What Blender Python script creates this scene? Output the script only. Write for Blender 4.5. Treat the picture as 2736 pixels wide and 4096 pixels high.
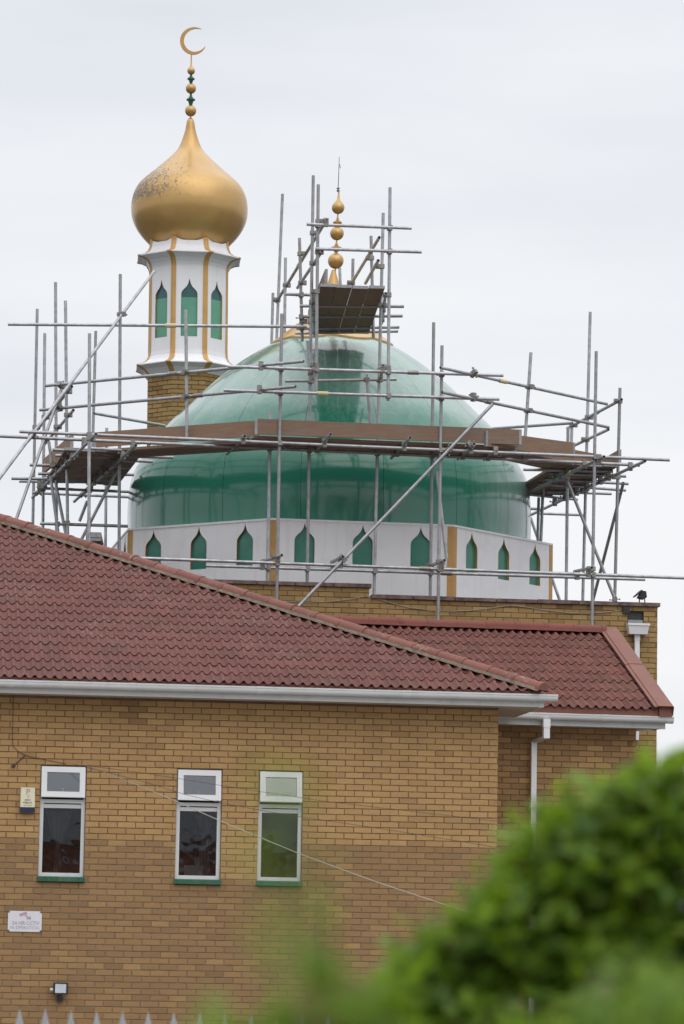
import bpy, bmesh, math, random
from mathutils import Vector, Matrix
from mathutils.geometry import tessellate_polygon

# ------------------------------------------------------------------ reset
for o in list(bpy.data.objects): bpy.data.objects.remove(o)
S = bpy.context.scene
COL = S.collection
R = math.radians
rng = random.Random(7)

# ------------------------------------------------------------------ camera
PITCH, ROLL = math.atan(1812 / 14500), R(1.0)
cam_d = bpy.data.cameras.new('camera')
cam = bpy.data.objects.new('camera', cam_d); COL.objects.link(cam)
fw = Vector((0, math.cos(PITCH), math.sin(PITCH))); u0 = Vector((0, -math.sin(PITCH), math.cos(PITCH))); r0 = Vector((1, 0, 0))
rt = r0 * math.cos(ROLL) + u0 * math.sin(ROLL); up = u0 * math.cos(ROLL) - r0 * math.sin(ROLL)
cam.matrix_world = Matrix(((rt.x, up.x, -fw.x, 0), (rt.y, up.y, -fw.y, 0), (rt.z, up.z, -fw.z, 2.2), (0, 0, 0, 1)))
cam_d.sensor_fit = 'VERTICAL'; cam_d.sensor_height = 36; cam_d.sensor_width = 24
cam_d.lens = 14500 / 4096 * 36
cam_d.clip_start = 0.1; cam_d.clip_end = 6000
cam_d.dof.use_dof = True; cam_d.dof.focus_distance = 54.0; cam_d.dof.aperture_fstop = 4.2
S.camera = cam
S.render.resolution_x, S.render.resolution_y = 684, 1024

# ------------------------------------------------------------------ world, sun, exposure
SUN_AZ, SUN_EL = R(155), R(48)          # soft light behind the camera, a little to the right
w = bpy.data.worlds.new('World'); S.world = w; w.use_nodes = True
nt = w.node_tree; nt.nodes.clear()
def wn(t, **k):
    n = nt.nodes.new(t)
    for a, b in k.items(): setattr(n, a, b)
    return n
out = wn('ShaderNodeOutputWorld'); bg = wn('ShaderNodeBackground'); bg.inputs['Strength'].default_value = 0.1
sky = wn('ShaderNodeTexSky', sky_type='NISHITA', sun_disc=False); sky.sun_elevation = SUN_EL; sky.sun_rotation = SUN_AZ
sky.air_density = 1.0; sky.dust_density = 2.0
geo = wn('ShaderNodeTexCoord'); sep = wn('ShaderNodeSeparateXYZ'); nt.links.new(geo.outputs['Generated'], sep.inputs[0])
mp = wn('ShaderNodeMapping'); mp.inputs['Scale'].default_value = (1.6, 1.6, 7.5); mp.inputs['Location'].default_value = (0.35, 0.0, 0.62)
nt.links.new(geo.outputs['Generated'], mp.inputs[0])
cl = wn('ShaderNodeTexNoise'); cl.inputs['Scale'].default_value = 1.3; cl.inputs['Detail'].default_value = 5; cl.inputs['Roughness'].default_value = 0.5
nt.links.new(mp.outputs[0], cl.inputs['Vector'])
ramp = wn('ShaderNodeValToRGB')                       # cloud sheet: grey-blue folds to near white
ramp.color_ramp.elements[0].position = 0.36; ramp.color_ramp.elements[0].color = (0.76, 0.79, 0.85, 1)
ramp.color_ramp.elements[1].position = 0.60; ramp.color_ramp.elements[1].color = (0.98, 0.985, 1.0, 1)
nt.links.new(cl.outputs['Fac'], ramp.inputs[0])
el = wn('ShaderNodeMapRange', interpolation_type='SMOOTHSTEP')   # overcast sheet is brighter towards the zenith
el.inputs[1].default_value = 0.30; el.inputs[2].default_value = 0.95; el.inputs[3].default_value = 10.0; el.inputs[4].default_value = 23.0
nt.links.new(sep.outputs['Z'], el.inputs[0])
mul = wn('ShaderNodeVectorMath', operation='SCALE'); nt.links.new(ramp.outputs[0], mul.inputs[0]); nt.links.new(el.outputs[0], mul.inputs['Scale'])
mix = wn('ShaderNodeMix', data_type='RGBA'); mix.inputs[0].default_value = 0.9
nt.links.new(sky.outputs[0], mix.inputs[6]); nt.links.new(mul.outputs[0], mix.inputs[7])
nt.links.new(mix.outputs[2], bg.inputs['Color']); nt.links.new(bg.outputs[0], out.inputs[0])

sd = bpy.data.lights.new('sun', 'SUN'); sd.energy = 0.8; sd.angle = R(60); sd.color = (1.0, 0.96, 0.9)
sun = bpy.data.objects.new('sun', sd); COL.objects.link(sun); sun.location = (10, -20, 40)
sv = Vector((math.sin(SUN_AZ) * math.cos(SUN_EL), math.cos(SUN_AZ) * math.cos(SUN_EL), math.sin(SUN_EL)))
sun.rotation_euler = sv.to_track_quat('Z', 'Y').to_euler()
S.view_settings.view_transform = 'Standard'; S.view_settings.look = 'None'
S.view_settings.exposure = 0.0; S.view_settings.gamma = 1.0; S.view_settings.use_curve_mapping = False
S.render.engine = 'CYCLES'

# ------------------------------------------------------------------ materials
class NT:
    def __init__(s, name):
        s.m = bpy.data.materials.new(name); s.m.use_nodes = True; s.t = s.m.node_tree
        s.b = s.t.nodes['Principled BSDF']; s.out = s.t.nodes['Material Output']
    def n(s, t, **k):
        q = s.t.nodes.new(t)
        for a, b in k.items(): setattr(q, a, b)
        return q
    def l(s, a, b): s.t.links.new(a, b)
    def coord(s, scale=(1, 1, 1), kind='Object'):
        tc = s.n('ShaderNodeTexCoord'); mp = s.n('ShaderNodeMapping'); mp.inputs['Scale'].default_value = scale
        s.l(tc.outputs[kind], mp.inputs[0]); return mp.outputs[0]
    def world(s, scale=(1, 1, 1)):
        g = s.n('ShaderNodeNewGeometry'); mp = s.n('ShaderNodeMapping'); mp.inputs['Scale'].default_value = scale
        s.l(g.outputs['Position'], mp.inputs[0]); return mp.outputs[0]
    def noise(s, vec, scale, detail=4, rough=0.55, dist=0.0):
        q = s.n('ShaderNodeTexNoise'); q.inputs['Scale'].default_value = scale; q.inputs['Detail'].default_value = detail
        q.inputs['Roughness'].default_value = rough; q.inputs['Distortion'].default_value = dist; s.l(vec, q.inputs['Vector']); return q.outputs['Fac']
    def ramp(s, fac, *st, interp='LINEAR'):
        q = s.n('ShaderNodeValToRGB'); cr = q.color_ramp; cr.interpolation = interp
        while len(cr.elements) < len(st): cr.elements.new(0.5)
        for e, (p, c) in zip(cr.elements, st):
            e.position = p; e.color = (*c, 1) if len(c) == 3 else c
        s.l(fac, q.inputs[0]); return q.outputs[0]
    def mix(s, f, a, b, mode='MIX'):
        q = s.n('ShaderNodeMix', data_type='RGBA', blend_type=mode)
        for i, v in ((0, f), (6, a), (7, b)):
            if isinstance(v, (int, float)): q.inputs[i].default_value = v
            elif isinstance(v, tuple): q.inputs[i].default_value = (*v, 1)
            else: s.l(v, q.inputs[i])
        return q.outputs[2]
    def math(s, op, a, b=None):
        q = s.n('ShaderNodeMath', operation=op)
        for i, v in ((0, a), (1, b)):
            if v is None: continue
            if isinstance(v, (int, float)): q.inputs[i].default_value = v
            else: s.l(v, q.inputs[i])
        return q.outputs[0]
    def bump(s, h, strength=0.3, dist=0.01):
        q = s.n('ShaderNodeBump'); q.inputs['Strength'].default_value = strength; q.inputs['Distance'].default_value = dist
        s.l(h, q.inputs['Height']); s.l(q.outputs[0], s.b.inputs['Normal']); return q.outputs[0]
    def set(s, **k):
        for a, v in k.items():
            i = s.b.inputs[a.replace('_', ' ')]
            if isinstance(v, (int, float)): i.default_value = v
            elif isinstance(v, tuple): i.default_value = (*v, 1) if len(v) == 3 else v
            else: s.l(v, i)
        return s
    def attr(s, name='tone'):
        q = s.n('ShaderNodeAttribute'); q.attribute_name = name; return q.outputs['Fac']

M = {}
def brick_mat(name, lo, mid, hi, dark):
    k = NT(name); t = k.attr()
    base = k.ramp(t, (0.0, dark), (0.30, lo), (0.62, mid), (1.0, hi))
    wv = k.world()
    g = k.noise(wv, 55, 5, 0.7); sm = k.noise(wv, 1.3, 4, 0.6)
    c = k.mix(k.math('MULTIPLY', k.ramp(g, (0.35, (0, 0, 0)), (0.75, (1, 1, 1))), 0.35), base, tuple(a * 0.62 for a in lo))
    c = k.mix(k.ramp(sm, (0.5, (0, 0, 0)), (0.8, (0.45, 0.45, 0.45))), c, tuple(a * 0.55 for a in mid))
    k.set(Base_Color=c, Roughness=0.92); k.b.inputs['Specular IOR Level'].default_value = 0.2
    k.bump(k.noise(k.world((1, 1, 2.2)), 90, 3, 0.6), 0.5, 0.004)
    M[name] = k.m
brick_mat('brick_buff', (0.30, 0.18, 0.086), (0.43, 0.268, 0.118), (0.53, 0.34, 0.152), (0.215, 0.138, 0.072))
brick_mat('brick_yellow', (0.275, 0.178, 0.074), (0.36, 0.24, 0.10), (0.43, 0.30, 0.138), (0.13, 0.085, 0.048))
def simple(name, col, rough=0.6, metal=0.0, vary=0.12, scale=6, bump=0.0, bscale=60, spec=0.5, dirt=None):
    k = NT(name); wv = k.world(); n = k.noise(wv, scale, 5, 0.6)
    c = k.mix(k.ramp(n, (0.3, (0, 0, 0)), (0.72, (1, 1, 1))), tuple(a * (1 - vary) for a in col), tuple(min(1, a * (1 + vary)) for a in col))
    if dirt:
        d = k.noise(k.world((3, 3, 0.35)), 2.2, 5, 0.65)
        c = k.mix(k.ramp(d, (0.52, (0, 0, 0)), (0.78, (dirt[1],) * 3)), c, dirt[0])
    k.set(Base_Color=c, Roughness=rough, Metallic=metal); k.b.inputs['Specular IOR Level'].default_value = spec
    if bump: k.bump(k.noise(wv, bscale, 3, 0.6), bump, 0.004)
    M[name] = k.m; return k
simple('mortar_grey', (0.215, 0.165, 0.125), 0.95, vary=0.25, scale=9, bump=0.3, bscale=120, spec=0.1)
simple('mortar', (0.18, 0.108, 0.08), 0.95, vary=0.25, scale=9, bump=0.3, bscale=120, spec=0.1)
simple('upvc', (0.63, 0.64, 0.645), 0.35, vary=0.05, scale=2, dirt=((0.36, 0.36, 0.33), 0.35))
simple('upvc_clean', (0.72, 0.72, 0.735), 0.3, vary=0.03, scale=3)
simple('soffit', (0.42, 0.36, 0.27), 0.7)
simple('sill_green', (0.02, 0.10, 0.055), 0.45, vary=0.3, scale=25, dirt=((0.3, 0.3, 0.27), 0.3))
simple('dark_room', (0.045, 0.045, 0.048), 0.9)
simple('black_plastic', (0.018, 0.018, 0.02), 0.45)
simple('lens_grey', (0.55, 0.60, 0.66), 0.15)
simple('cream_plastic', (0.66, 0.63, 0.46), 0.45, vary=0.04)
simple('navy_plastic', (0.015, 0.022, 0.06), 0.4)
simple('sign_white', (0.66, 0.65, 0.70), 0.35, vary=0.04)
simple('ink_red', (0.42, 0.28, 0.32), 0.6)
simple('ink_grey', (0.40, 0.38, 0.44), 0.6)
simple('ink_dark', (0.10, 0.06, 0.12), 0.6)
simple('paper', (0.62, 0.66, 0.72), 0.8, vary=0.03)
simple('curtain', (0.42, 0.42, 0.43), 0.9)
simple('fascia_white', (0.52, 0.525, 0.52), 0.4, vary=0.06, scale=2, dirt=((0.30, 0.30, 0.27), 0.4))
simple('cable_pale', (0.33, 0.32, 0.26), 0.6)
simple('cable_dark', (0.05, 0.03, 0.025), 0.6)
simple('lead', (0.20, 0.21, 0.23), 0.5, vary=0.2, scale=14)
simple('hopper_black', (0.03, 0.033, 0.032), 0.6, vary=0.4, scale=20)
simple('asphalt', (0.05, 0.05, 0.052), 0.9, vary=0.25, scale=3, bump=0.3, bscale=80)
simple('paving', (0.27, 0.26, 0.24), 0.9, vary=0.15, scale=3)
simple('flat_roof', (0.11, 0.11, 0.115), 0.9, vary=0.2)
simple('fence_steel', (0.47, 0.49, 0.50), 0.5, metal=0.3, vary=0.1, scale=8)
simple('bark', (0.07, 0.05, 0.032), 0.9, vary=0.4, scale=30)
simple('street_brick', (0.22, 0.09, 0.06), 0.9, vary=0.2, scale=4)
simple('slate', (0.08, 0.08, 0.09), 0.7, vary=0.2)
simple('hip_mortar', (0.23, 0.19, 0.145), 0.95, vary=0.35, scale=14, bump=0.5, bscale=60, spec=0.1)
simple('yellow_band', (0.55, 0.48, 0.28), 0.5)
# coping stone with lichen and soot
k = NT('coping'); wv = k.world()
c = k.ramp(k.noise(wv, 7, 6, 0.65), (0.32, (0.05, 0.042, 0.05)), (0.52, (0.17, 0.115, 0.105)), (0.75, (0.27, 0.22, 0.20)))
k.set(Base_Color=c, Roughness=0.95); k.bump(k.noise(wv, 50), 0.4, 0.006); M['coping'] = k.m
# concrete roof tile
def tile_mat(name, a, b, lich):
    k = NT(name); wv = k.world(); t = k.attr()
    c = k.mix(t, a, b)
    c = k.mix(k.ramp(k.noise(wv, 2.3, 6, 0.7), (0.40, (0, 0, 0)), (0.78, (0.5, 0.5, 0.5))), c, (0.105, 0.07, 0.057))
    c = k.mix(k.ramp(k.noise(wv, 120, 3, 0.7), (0.4, (0, 0, 0)), (0.8, (0.35, 0.35, 0.35))), c, (0.10, 0.05, 0.04))
    # pale lichen blotches
    lw = k.math('MULTIPLY', k.ramp(k.noise(wv, 1.1, 3, 0.5), (0.48, (0, 0, 0)), (0.68, (1, 1, 1))), k.ramp(k.noise(wv, 22, 4, 0.75), (0.56, (0, 0, 0)), (0.66, (1, 1, 1))))
    c = k.mix(k.math('MULTIPLY', lw, lich), c, (0.42, 0.40, 0.33))
    k.set(Base_Color=c, Roughness=0.88); k.b.inputs['Specular IOR Level'].default_value = 0.25
    k.bump(k.noise(wv, 160, 3, 0.7), 0.35, 0.003); M[name] = k.m
tile_mat('tile', (0.142, 0.056, 0.049), (0.178, 0.071, 0.061), 0.6)
tile_mat('tile_new', (0.14, 0.052, 0.043), (0.185, 0.073, 0.059), 0.25)
tile_mat('ridge', (0.18, 0.074, 0.06), (0.25, 0.105, 0.084), 1.0)
tile_mat('ridge_new', (0.18, 0.06, 0.046), (0.22, 0.077, 0.06), 0.25)
simple('verge_trim', (0.18, 0.064, 0.041), 0.6, vary=0.12, scale=5)
simple('batten', (0.19, 0.075, 0.055), 0.8)
# painted gold (weathered)
def gold(name, worn):
    k = NT(name); ov = k.coord()
    c = k.mix(k.ramp(k.noise(ov, 1.5, 4, 0.6), (0.35, (0, 0, 0)), (0.7, (1, 1, 1))), (0.45, 0.27, 0.088), (0.53, 0.33, 0.118))
    rgh = 0.36
    if worn:
        sp = k.n('ShaderNodeSeparateXYZ'); tc = k.n('ShaderNodeTexCoord'); k.l(tc.outputs['Object'], sp.inputs[0])
        side = k.n('ShaderNodeMapRange', interpolation_type='SMOOTHSTEP'); k.l(sp.outputs['X'], side.inputs[0])
        side.inputs[1].default_value = 0.7; side.inputs[2].default_value = -1.15; side.inputs[3].default_value = 0.0; side.inputs[4].default_value = 1.0
        hgt = k.n('ShaderNodeMapRange', interpolation_type='SMOOTHSTEP'); k.l(sp.outputs['Z'], hgt.inputs[0])
        hgt.inputs[1].default_value = 14.75; hgt.inputs[2].default_value = 15.05
        h2 = k.n('ShaderNodeMapRange', interpolation_type='SMOOTHSTEP'); k.l(sp.outputs['Z'], h2.inputs[0])
        h2.inputs[1].default_value = 16.2; h2.inputs[2].default_value = 15.4
        area = k.math('MULTIPLY', k.math('MULTIPLY', side.outputs[0], hgt.outputs[0]), h2.outputs[0])
        sp_n = k.noise(k.coord((1, 1, .7)), 19, 9, 0.82, 0.9)
        thr = k.math('SUBTRACT', k.math('ADD', sp_n, k.math('MULTIPLY', area, 0.19)), 0.635)
        flake = k.ramp(k.math('MULTIPLY', thr, 14), (0.0, (0, 0, 0)), (0.5, (0.85, 0.85, 0.85)))
        c = k.mix(flake, c, (0.15, 0.14, 0.14)); rgh = k.mix(flake, (0.36,) * 3, (0.85,) * 3)
    k.set(Base_Color=c, Metallic=0.42, Roughness=rgh); k.b.inputs['Coat Weight'].default_value = 0.25; k.b.inputs['Coat Roughness'].default_value = 0.12
    k.bump(k.noise(ov, 4, 3, 0.5), 0.12, 0.03); M[name] = k.m
gold('gold_worn', True); gold('gold', False)
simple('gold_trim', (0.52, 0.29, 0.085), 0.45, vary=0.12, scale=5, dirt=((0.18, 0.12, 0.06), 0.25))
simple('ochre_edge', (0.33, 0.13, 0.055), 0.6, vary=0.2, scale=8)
# white moulded panels with rain streaks
k = NT('white_panel'); wv = k.world()
st = k.noise(k.world((5, 5, 0.35)), 2.0, 5, 0.6); top = k.noise(wv, 2.2, 4, 0.6)
c = k.mix(k.ramp(st, (0.52, (0, 0, 0)), (0.85, (0.38, 0.38, 0.38))), (0.86, 0.86, 0.875), (0.55, 0.53, 0.48))
c = k.mix(k.ramp(top, (0.55, (0, 0, 0)), (0.8, (0.25, 0.25, 0.25))), c, (0.45, 0.43, 0.38))
k.set(Base_Color=c, Roughness=0.4); M['white_panel'] = k.m
simple('white_lantern', (0.74, 0.74, 0.76), 0.4, vary=0.03, scale=3, dirt=((0.5, 0.48, 0.44), 0.25))
simple('niche_green', (0.042, 0.225, 0.155), 0.25, vary=0.15, scale=4)
simple('niche_light', (0.10, 0.31, 0.205), 0.35, vary=0.1, scale=4)
simple('niche_teal', (0.03, 0.105, 0.11), 0.3, vary=0.1, scale=4)
# glossy green dome with chalky bloom, drips and painted sky sheen on top
k = NT('dome_green'); ov = k.coord(); 
sp = k.n('ShaderNodeSeparateXYZ'); tc = k.n('ShaderNodeTexCoord'); k.l(tc.outputs['Object'], sp.inputs[0])
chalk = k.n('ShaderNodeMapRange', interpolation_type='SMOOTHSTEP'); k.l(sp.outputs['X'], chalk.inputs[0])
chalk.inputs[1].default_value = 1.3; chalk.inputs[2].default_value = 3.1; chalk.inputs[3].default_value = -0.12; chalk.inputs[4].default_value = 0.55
str_n = k.noise(k.coord((5, 5, 0.5)), 2.6, 7, 0.72)
bl = k.noise(ov, 0.9, 4, 0.6)
a = k.math('ADD', k.math('MULTIPLY', k.math('ADD', chalk.outputs[0], k.math('MULTIPLY', k.math('SUBTRACT', bl, 0.5), 0.5)), 1.0), k.math('MULTIPLY', k.math('SUBTRACT', str_n, 0.52), 0.95))
sky_chalk = k.n('ShaderNodeMapRange', interpolation_type='SMOOTHSTEP'); k.l(sp.outputs['Z'], sky_chalk.inputs[0])   # pale upper shell: sky reflection painted in, mixed with chalking
sky_chalk.inputs[1].default_value = 9.9; sky_chalk.inputs[2].default_value = 11.2; sky_chalk.inputs[3].default_value = 0.0; sky_chalk.inputs[4].default_value = 0.62
a = k.math('ADD', a, k.math('MULTIPLY', sky_chalk.outputs[0], k.math('ADD', 0.55, bl)))
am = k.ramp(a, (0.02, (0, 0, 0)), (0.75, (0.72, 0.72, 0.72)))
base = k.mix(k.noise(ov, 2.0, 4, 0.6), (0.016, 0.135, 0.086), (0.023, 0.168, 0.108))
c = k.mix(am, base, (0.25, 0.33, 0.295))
k.set(Base_Color=c, Roughness=k.mix(am, (0.14,) * 3, (0.34,) * 3)); k.b.inputs['Specular IOR Level'].default_value = 0.3; k.b.inputs['Coat Weight'].default_value = 0.75; k.b.inputs['Coat Roughness'].default_value = 0.09; k.b.inputs['Coat IOR'].default_value = 1.5
k.bump(k.noise(ov, 1.6, 2, 0.5), 0.25, 0.05); M['dome_green'] = k.m
# galvanised scaffold tube
k = NT('galvanised'); ov = k.world()
c = k.ramp(k.noise(ov, 9, 6, 0.7), (0.3, (0.26, 0.26, 0.275)), (0.55, (0.42, 0.43, 0.45)), (0.8, (0.55, 0.56, 0.58)))
c = k.mix(k.ramp(k.noise(k.world((1, 1, 0.5)), 2.1, 6, 0.75), (0.66, (0, 0, 0)), (0.8, (0.55, 0.55, 0.55))), c, (0.20, 0.12, 0.08))
oi = k.n('ShaderNodeObjectInfo'); c = k.mix(k.ramp(oi.outputs['Random'], (0.35, (0, 0, 0)), (1.0, (0.55, 0.55, 0.55))), c, (0.20, 0.185, 0.18))
k.set(Base_Color=c, Metallic=0.55, Roughness=0.42); k.bump(k.noise(ov, 60), 0.15, 0.002); M['galvanised'] = k.m
simple('coupler', (0.26, 0.25, 0.235), 0.5, metal=0.7, vary=0.3, scale=30)
# scaffold board
k = NT('board'); ov = k.coord((1, 1, 1)); t = k.attr()
gr = k.noise(k.coord((2.2, 38, 38)), 1.4, 5, 0.65, 0.4)
c = k.mix(t, (0.195, 0.128, 0.09), (0.31, 0.19, 0.122))
c = k.mix(k.ramp(gr, (0.35, (0, 0, 0)), (0.75, (0.6, 0.6, 0.6))), c, (0.11, 0.075, 0.055))
c = k.mix(k.ramp(k.noise(ov, 2.5, 4, 0.6), (0.45, (0, 0, 0)), (0.75, (0.5, 0.5, 0.5))), c, (0.20, 0.185, 0.17))
k.set(Base_Color=c, Roughness=0.85); k.bump(gr, 0.3, 0.004); M['board'] = k.m
simple('hoop_iron', (0.30, 0.31, 0.32), 0.5, metal=0.6, vary=0.25, scale=25)
# glass
k = NT('pane'); k.t.nodes.remove(k.b)
gl = k.n('ShaderNodeBsdfGlossy'); gl.inputs['Roughness'].default_value = 0.03; gl.inputs['Color'].default_value = (0.95, 0.97, 1, 1)
tr = k.n('ShaderNodeBsdfTransparent'); tr.inputs['Color'].default_value = (0.72, 0.74, 0.73, 1)
fr = k.n('ShaderNodeFresnel'); fr.inputs['IOR'].default_value = 1.9
ms = k.n('ShaderNodeMixShader'); k.l(k.math('ADD', fr.outputs[0], 0.06), ms.inputs[0]); k.l(tr.outputs[0], ms.inputs[1]); k.l(gl.outputs[0], ms.inputs[2]); k.l(ms.outputs[0], k.out.inputs[0])
bmp = k.n('ShaderNodeBump'); bmp.inputs['Strength'].default_value = 0.10; bmp.inputs['Distance'].default_value = 0.02; k.l(k.noise(k.coord((1, 1, 1)), 3.0, 2), bmp.inputs['Height']); k.l(bmp.outputs[0], gl.inputs['Normal'])
M['pane'] = k.m
# leaves
def leaf_mat(name, lo, hi, pale):
    k = NT(name); t = k.attr(); c = k.ramp(t, (0.0, lo), (0.7, hi), (1.0, pale))
    k.set(Base_Color=c, Roughness=0.42)
    tl = k.n('ShaderNodeBsdfTranslucent'); k.l(k.mix(0.55, c, (0.30, 0.44, 0.012)), tl.inputs[0])
    ms = k.n('ShaderNodeMixShader'); ms.inputs[0].default_value = 0.55; k.l(k.b.outputs[0], ms.inputs[1]); k.l(tl.outputs[0], ms.inputs[2]); k.l(ms.outputs[0], k.out.inputs[0]); M[name] = k.m
leaf_mat('leaf', (0.09, 0.19, 0.055), (0.25, 0.40, 0.028), (0.32, 0.43, 0.14))
leaf_mat('leaf_near', (0.08, 0.17, 0.025), (0.21, 0.34, 0.028), (0.28, 0.38, 0.10))

# ------------------------------------------------------------------ helpers
def tag(o, label=None, cat=None, group=None, kind=None):
    if label: o['label'] = label
    if cat: o['category'] = cat
    if group: o['group'] = group
    if kind: o['kind'] = kind
    return o
def thing(name, label, cat, loc=(0, 0, 0), rz=0.0, group=None):
    o = bpy.data.objects.new(name, None); COL.objects.link(o); o.empty_display_size = 0.3
    o.location = loc; o.rotation_euler = (0, 0, rz); return tag(o, label, cat, group)
def link(name, me, parent=None, loc=None, rot=None):
    o = bpy.data.objects.new(name, me); COL.objects.link(o)
    if parent: o.parent = parent
    if loc: o.location = loc
    if rot: o.rotation_euler = rot
    return o
class MB:
    """collects verts / faces of one mesh"""
    def __init__(s): s.v = []; s.f = []; s.t = []; s.mi = []
    def add(s, vs, fs, tone=0.5, mi=0):
        n = len(s.v); s.v += [tuple(v) for v in vs]
        for f in fs: s.f.append(tuple(i + n for i in f)); s.t.append(tone); s.mi.append(mi)
        return s
    def box(s, a, b, tone=0.5, mi=0):
        (x0, y0, z0), (x1, y1, z1) = a, b
        return s.add([(x0, y0, z0), (x1, y0, z0), (x1, y1, z0), (x0, y1, z0), (x0, y0, z1), (x1, y0, z1), (x1, y1, z1), (x0, y1, z1)],
                     [(0, 3, 2, 1), (4, 5, 6, 7), (0, 1, 5, 4), (1, 2, 6, 5), (2, 3, 7, 6), (3, 0, 4, 7)], tone, mi)
    def obox(s, o, ax, ay, az, tone=0.5, mi=0):
        o = Vector(o); ax, ay, az = Vector(ax), Vector(ay), Vector(az)
        vs = [o + ax * i + ay * j + az * k for k in (0, 1) for i, j in ((0, 0), (1, 0), (1, 1), (0, 1))]
        return s.add(vs, [(0, 3, 2, 1), (4, 5, 6, 7), (0, 1, 5, 4), (1, 2, 6, 5), (2, 3, 7, 6), (3, 0, 4, 7)], tone, mi)
    def lathe(s, prof, n=32, c=(0, 0), a0=0.0, a1=2 * math.pi, shear=0.0, z0=0.0, tone=0.5):
        closed = abs(a1 - a0 - 2 * math.pi) < 1e-6; m = n if closed else n + 1; vs = []
        for r, z in prof:
            for i in range(m):
                a = a0 + (a1 - a0) * i / n; vs.append((c[0] + r * math.cos(a) + shear * (z - z0), c[1] + r * math.sin(a), z))
        fs = []
        for j in range(len(prof) - 1):
            for i in range(n):
                i2 = (i + 1) % m; fs.append((j * m + i, j * m + i2, (j + 1) * m + i2, (j + 1) * m + i))
        return s.add(vs, fs, tone)
    def tube(s, pts, r, n=8, cap=True, tone=0.5):
        pts = [Vector(p) for p in pts]; vs = []
        for i, p in enumerate(pts):
            d = (pts[min(i + 1, len(pts) - 1)] - pts[max(i - 1, 0)]).normalized()
            e = Vector((0, 0, 1)) if abs(d.z) < 0.9 else Vector((1, 0, 0))
            x = d.cross(e).normalized(); y = d.cross(x); rr = r[i] if isinstance(r, (list, tuple)) else r
            vs += [p + (x * math.cos(2 * math.pi * k / n) + y * math.sin(2 * math.pi * k / n)) * rr for k in range(n)]
        fs = [(j * n + k, j * n + (k + 1) % n, (j + 1) * n + (k + 1) % n, (j + 1) * n + k) for j in range(len(pts) - 1) for k in range(n)]
        if cap: fs += [tuple(range(n))[::-1], tuple(range((len(pts) - 1) * n, len(pts) * n))]
        return s.add(vs, fs, tone)
    def extrude(s, prof, p0, p1, xdir, ydir, cap=True, tone=0.5):
        """closed profile [(x, y)] swept from p0 to p1"""
        p0, p1, xd, yd = Vector(p0), Vector(p1), Vector(xdir), Vector(ydir); n = len(prof)
        vs = [p + xd * a + yd * b for p in (p0, p1) for a, b in prof]
        fs = [(i, (i + 1) % n, n + (i + 1) % n, n + i) for i in range(n)]
        if cap: fs += [tuple(range(n))[::-1], tuple(range(n, 2 * n))]
        return s.add(vs, fs, tone)
    def mesh(s, name, mats, smooth=False, fix=True):
        me = bpy.data.meshes.new(name); me.from_pydata(s.v, [], s.f)
        for m in (mats if isinstance(mats, (list, tuple)) else [mats]): me.materials.append(M[m])
        for p, i in zip(me.polygons, s.mi): p.material_index = i
        a = me.attributes.new('tone', 'FLOAT', 'FACE'); a.data.foreach_set('value', s.t)
        if fix:
            bm = bmesh.new(); bm.from_mesh(me); bmesh.ops.recalc_face_normals(bm, faces=bm.faces); bm.to_mesh(me); bm.free()
        if smooth:
            me.polygons.foreach_set('use_smooth', [True] * len(me.polygons))
            if isinstance(smooth, float): me.set_sharp_from_angle(angle=smooth)
        return me
    def build(s, name, mats, parent=None, smooth=False, fix=True, **k): return link(name, s.mesh(name, mats, smooth, fix), parent, **k)
def boxpart(name, mat, parent, a, b): return MB().box(a, b).build(name, mat, parent)
def text_mesh(body, size, mat, depth=0.002):
    cu = bpy.data.curves.new('lettering', 'FONT'); cu.body = body; cu.size = size; cu.align_x = 'CENTER'; cu.align_y = 'CENTER'; cu.extrude = depth; cu.resolution_u = 2
    ob = bpy.data.objects.new('lettering', cu); COL.objects.link(ob); bpy.context.view_layer.update()
    me = bpy.data.meshes.new_from_object(ob); bpy.data.objects.remove(ob); me.materials.clear(); me.materials.append(M[mat]); return me

# ------------------------------------------------------------------ ground
g = MB(); g.add([(-1500, -1500, 0), (1500, -1500, 0), (1500, 3000, 0), (-1500, 3000, 0)], [(0, 1, 2, 3)])
tag(g.build('ground', 'asphalt'), kind='structure')
g = MB(); g.box((-40, 23.2, 0.004), (40, 44.0, 0.12)); tag(g.build('forecourt', 'paving'), kind='structure')

# ------------------------------------------------------------------ brickwork
BW, BH, BP, BC = 0.215, 0.065, 0.225, 0.075
def brick_mesh(mat, w, tone, seed, h=BH, d=0.05):
    r = random.Random(seed); j = lambda: r.uniform(-0.0015, 0.0015); c = 0.004
    vs = [(-w / 2 + j(), 0.003, -h / 2 + j()), (w / 2 + j(), 0.003, -h / 2 + j()), (w / 2 + j(), 0.003, h / 2 + j()), (-w / 2 + j(), 0.003, h / 2 + j())]
    fr = [(-w / 2 + c, j(), -h / 2 + c), (w / 2 - c, j(), -h / 2 + c), (w / 2 - c, j(), h / 2 - c), (-w / 2 + c, j(), h / 2 - c)]
    bk = [(-w / 2, d, -h / 2), (w / 2, d, -h / 2), (w / 2, d, h / 2), (-w / 2, d, h / 2)]
    m = MB(); m.add(fr + vs + bk, [(0, 1, 2, 3)] + [(4 + i, 4 + (i + 1) % 4, (i + 1) % 4, i) for i in range(4)] + [(8 + i, 8 + (i + 1) % 4, 4 + (i + 1) % 4, 4 + i) for i in range(4)], tone)
    return m
_bcache = {}
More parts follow.
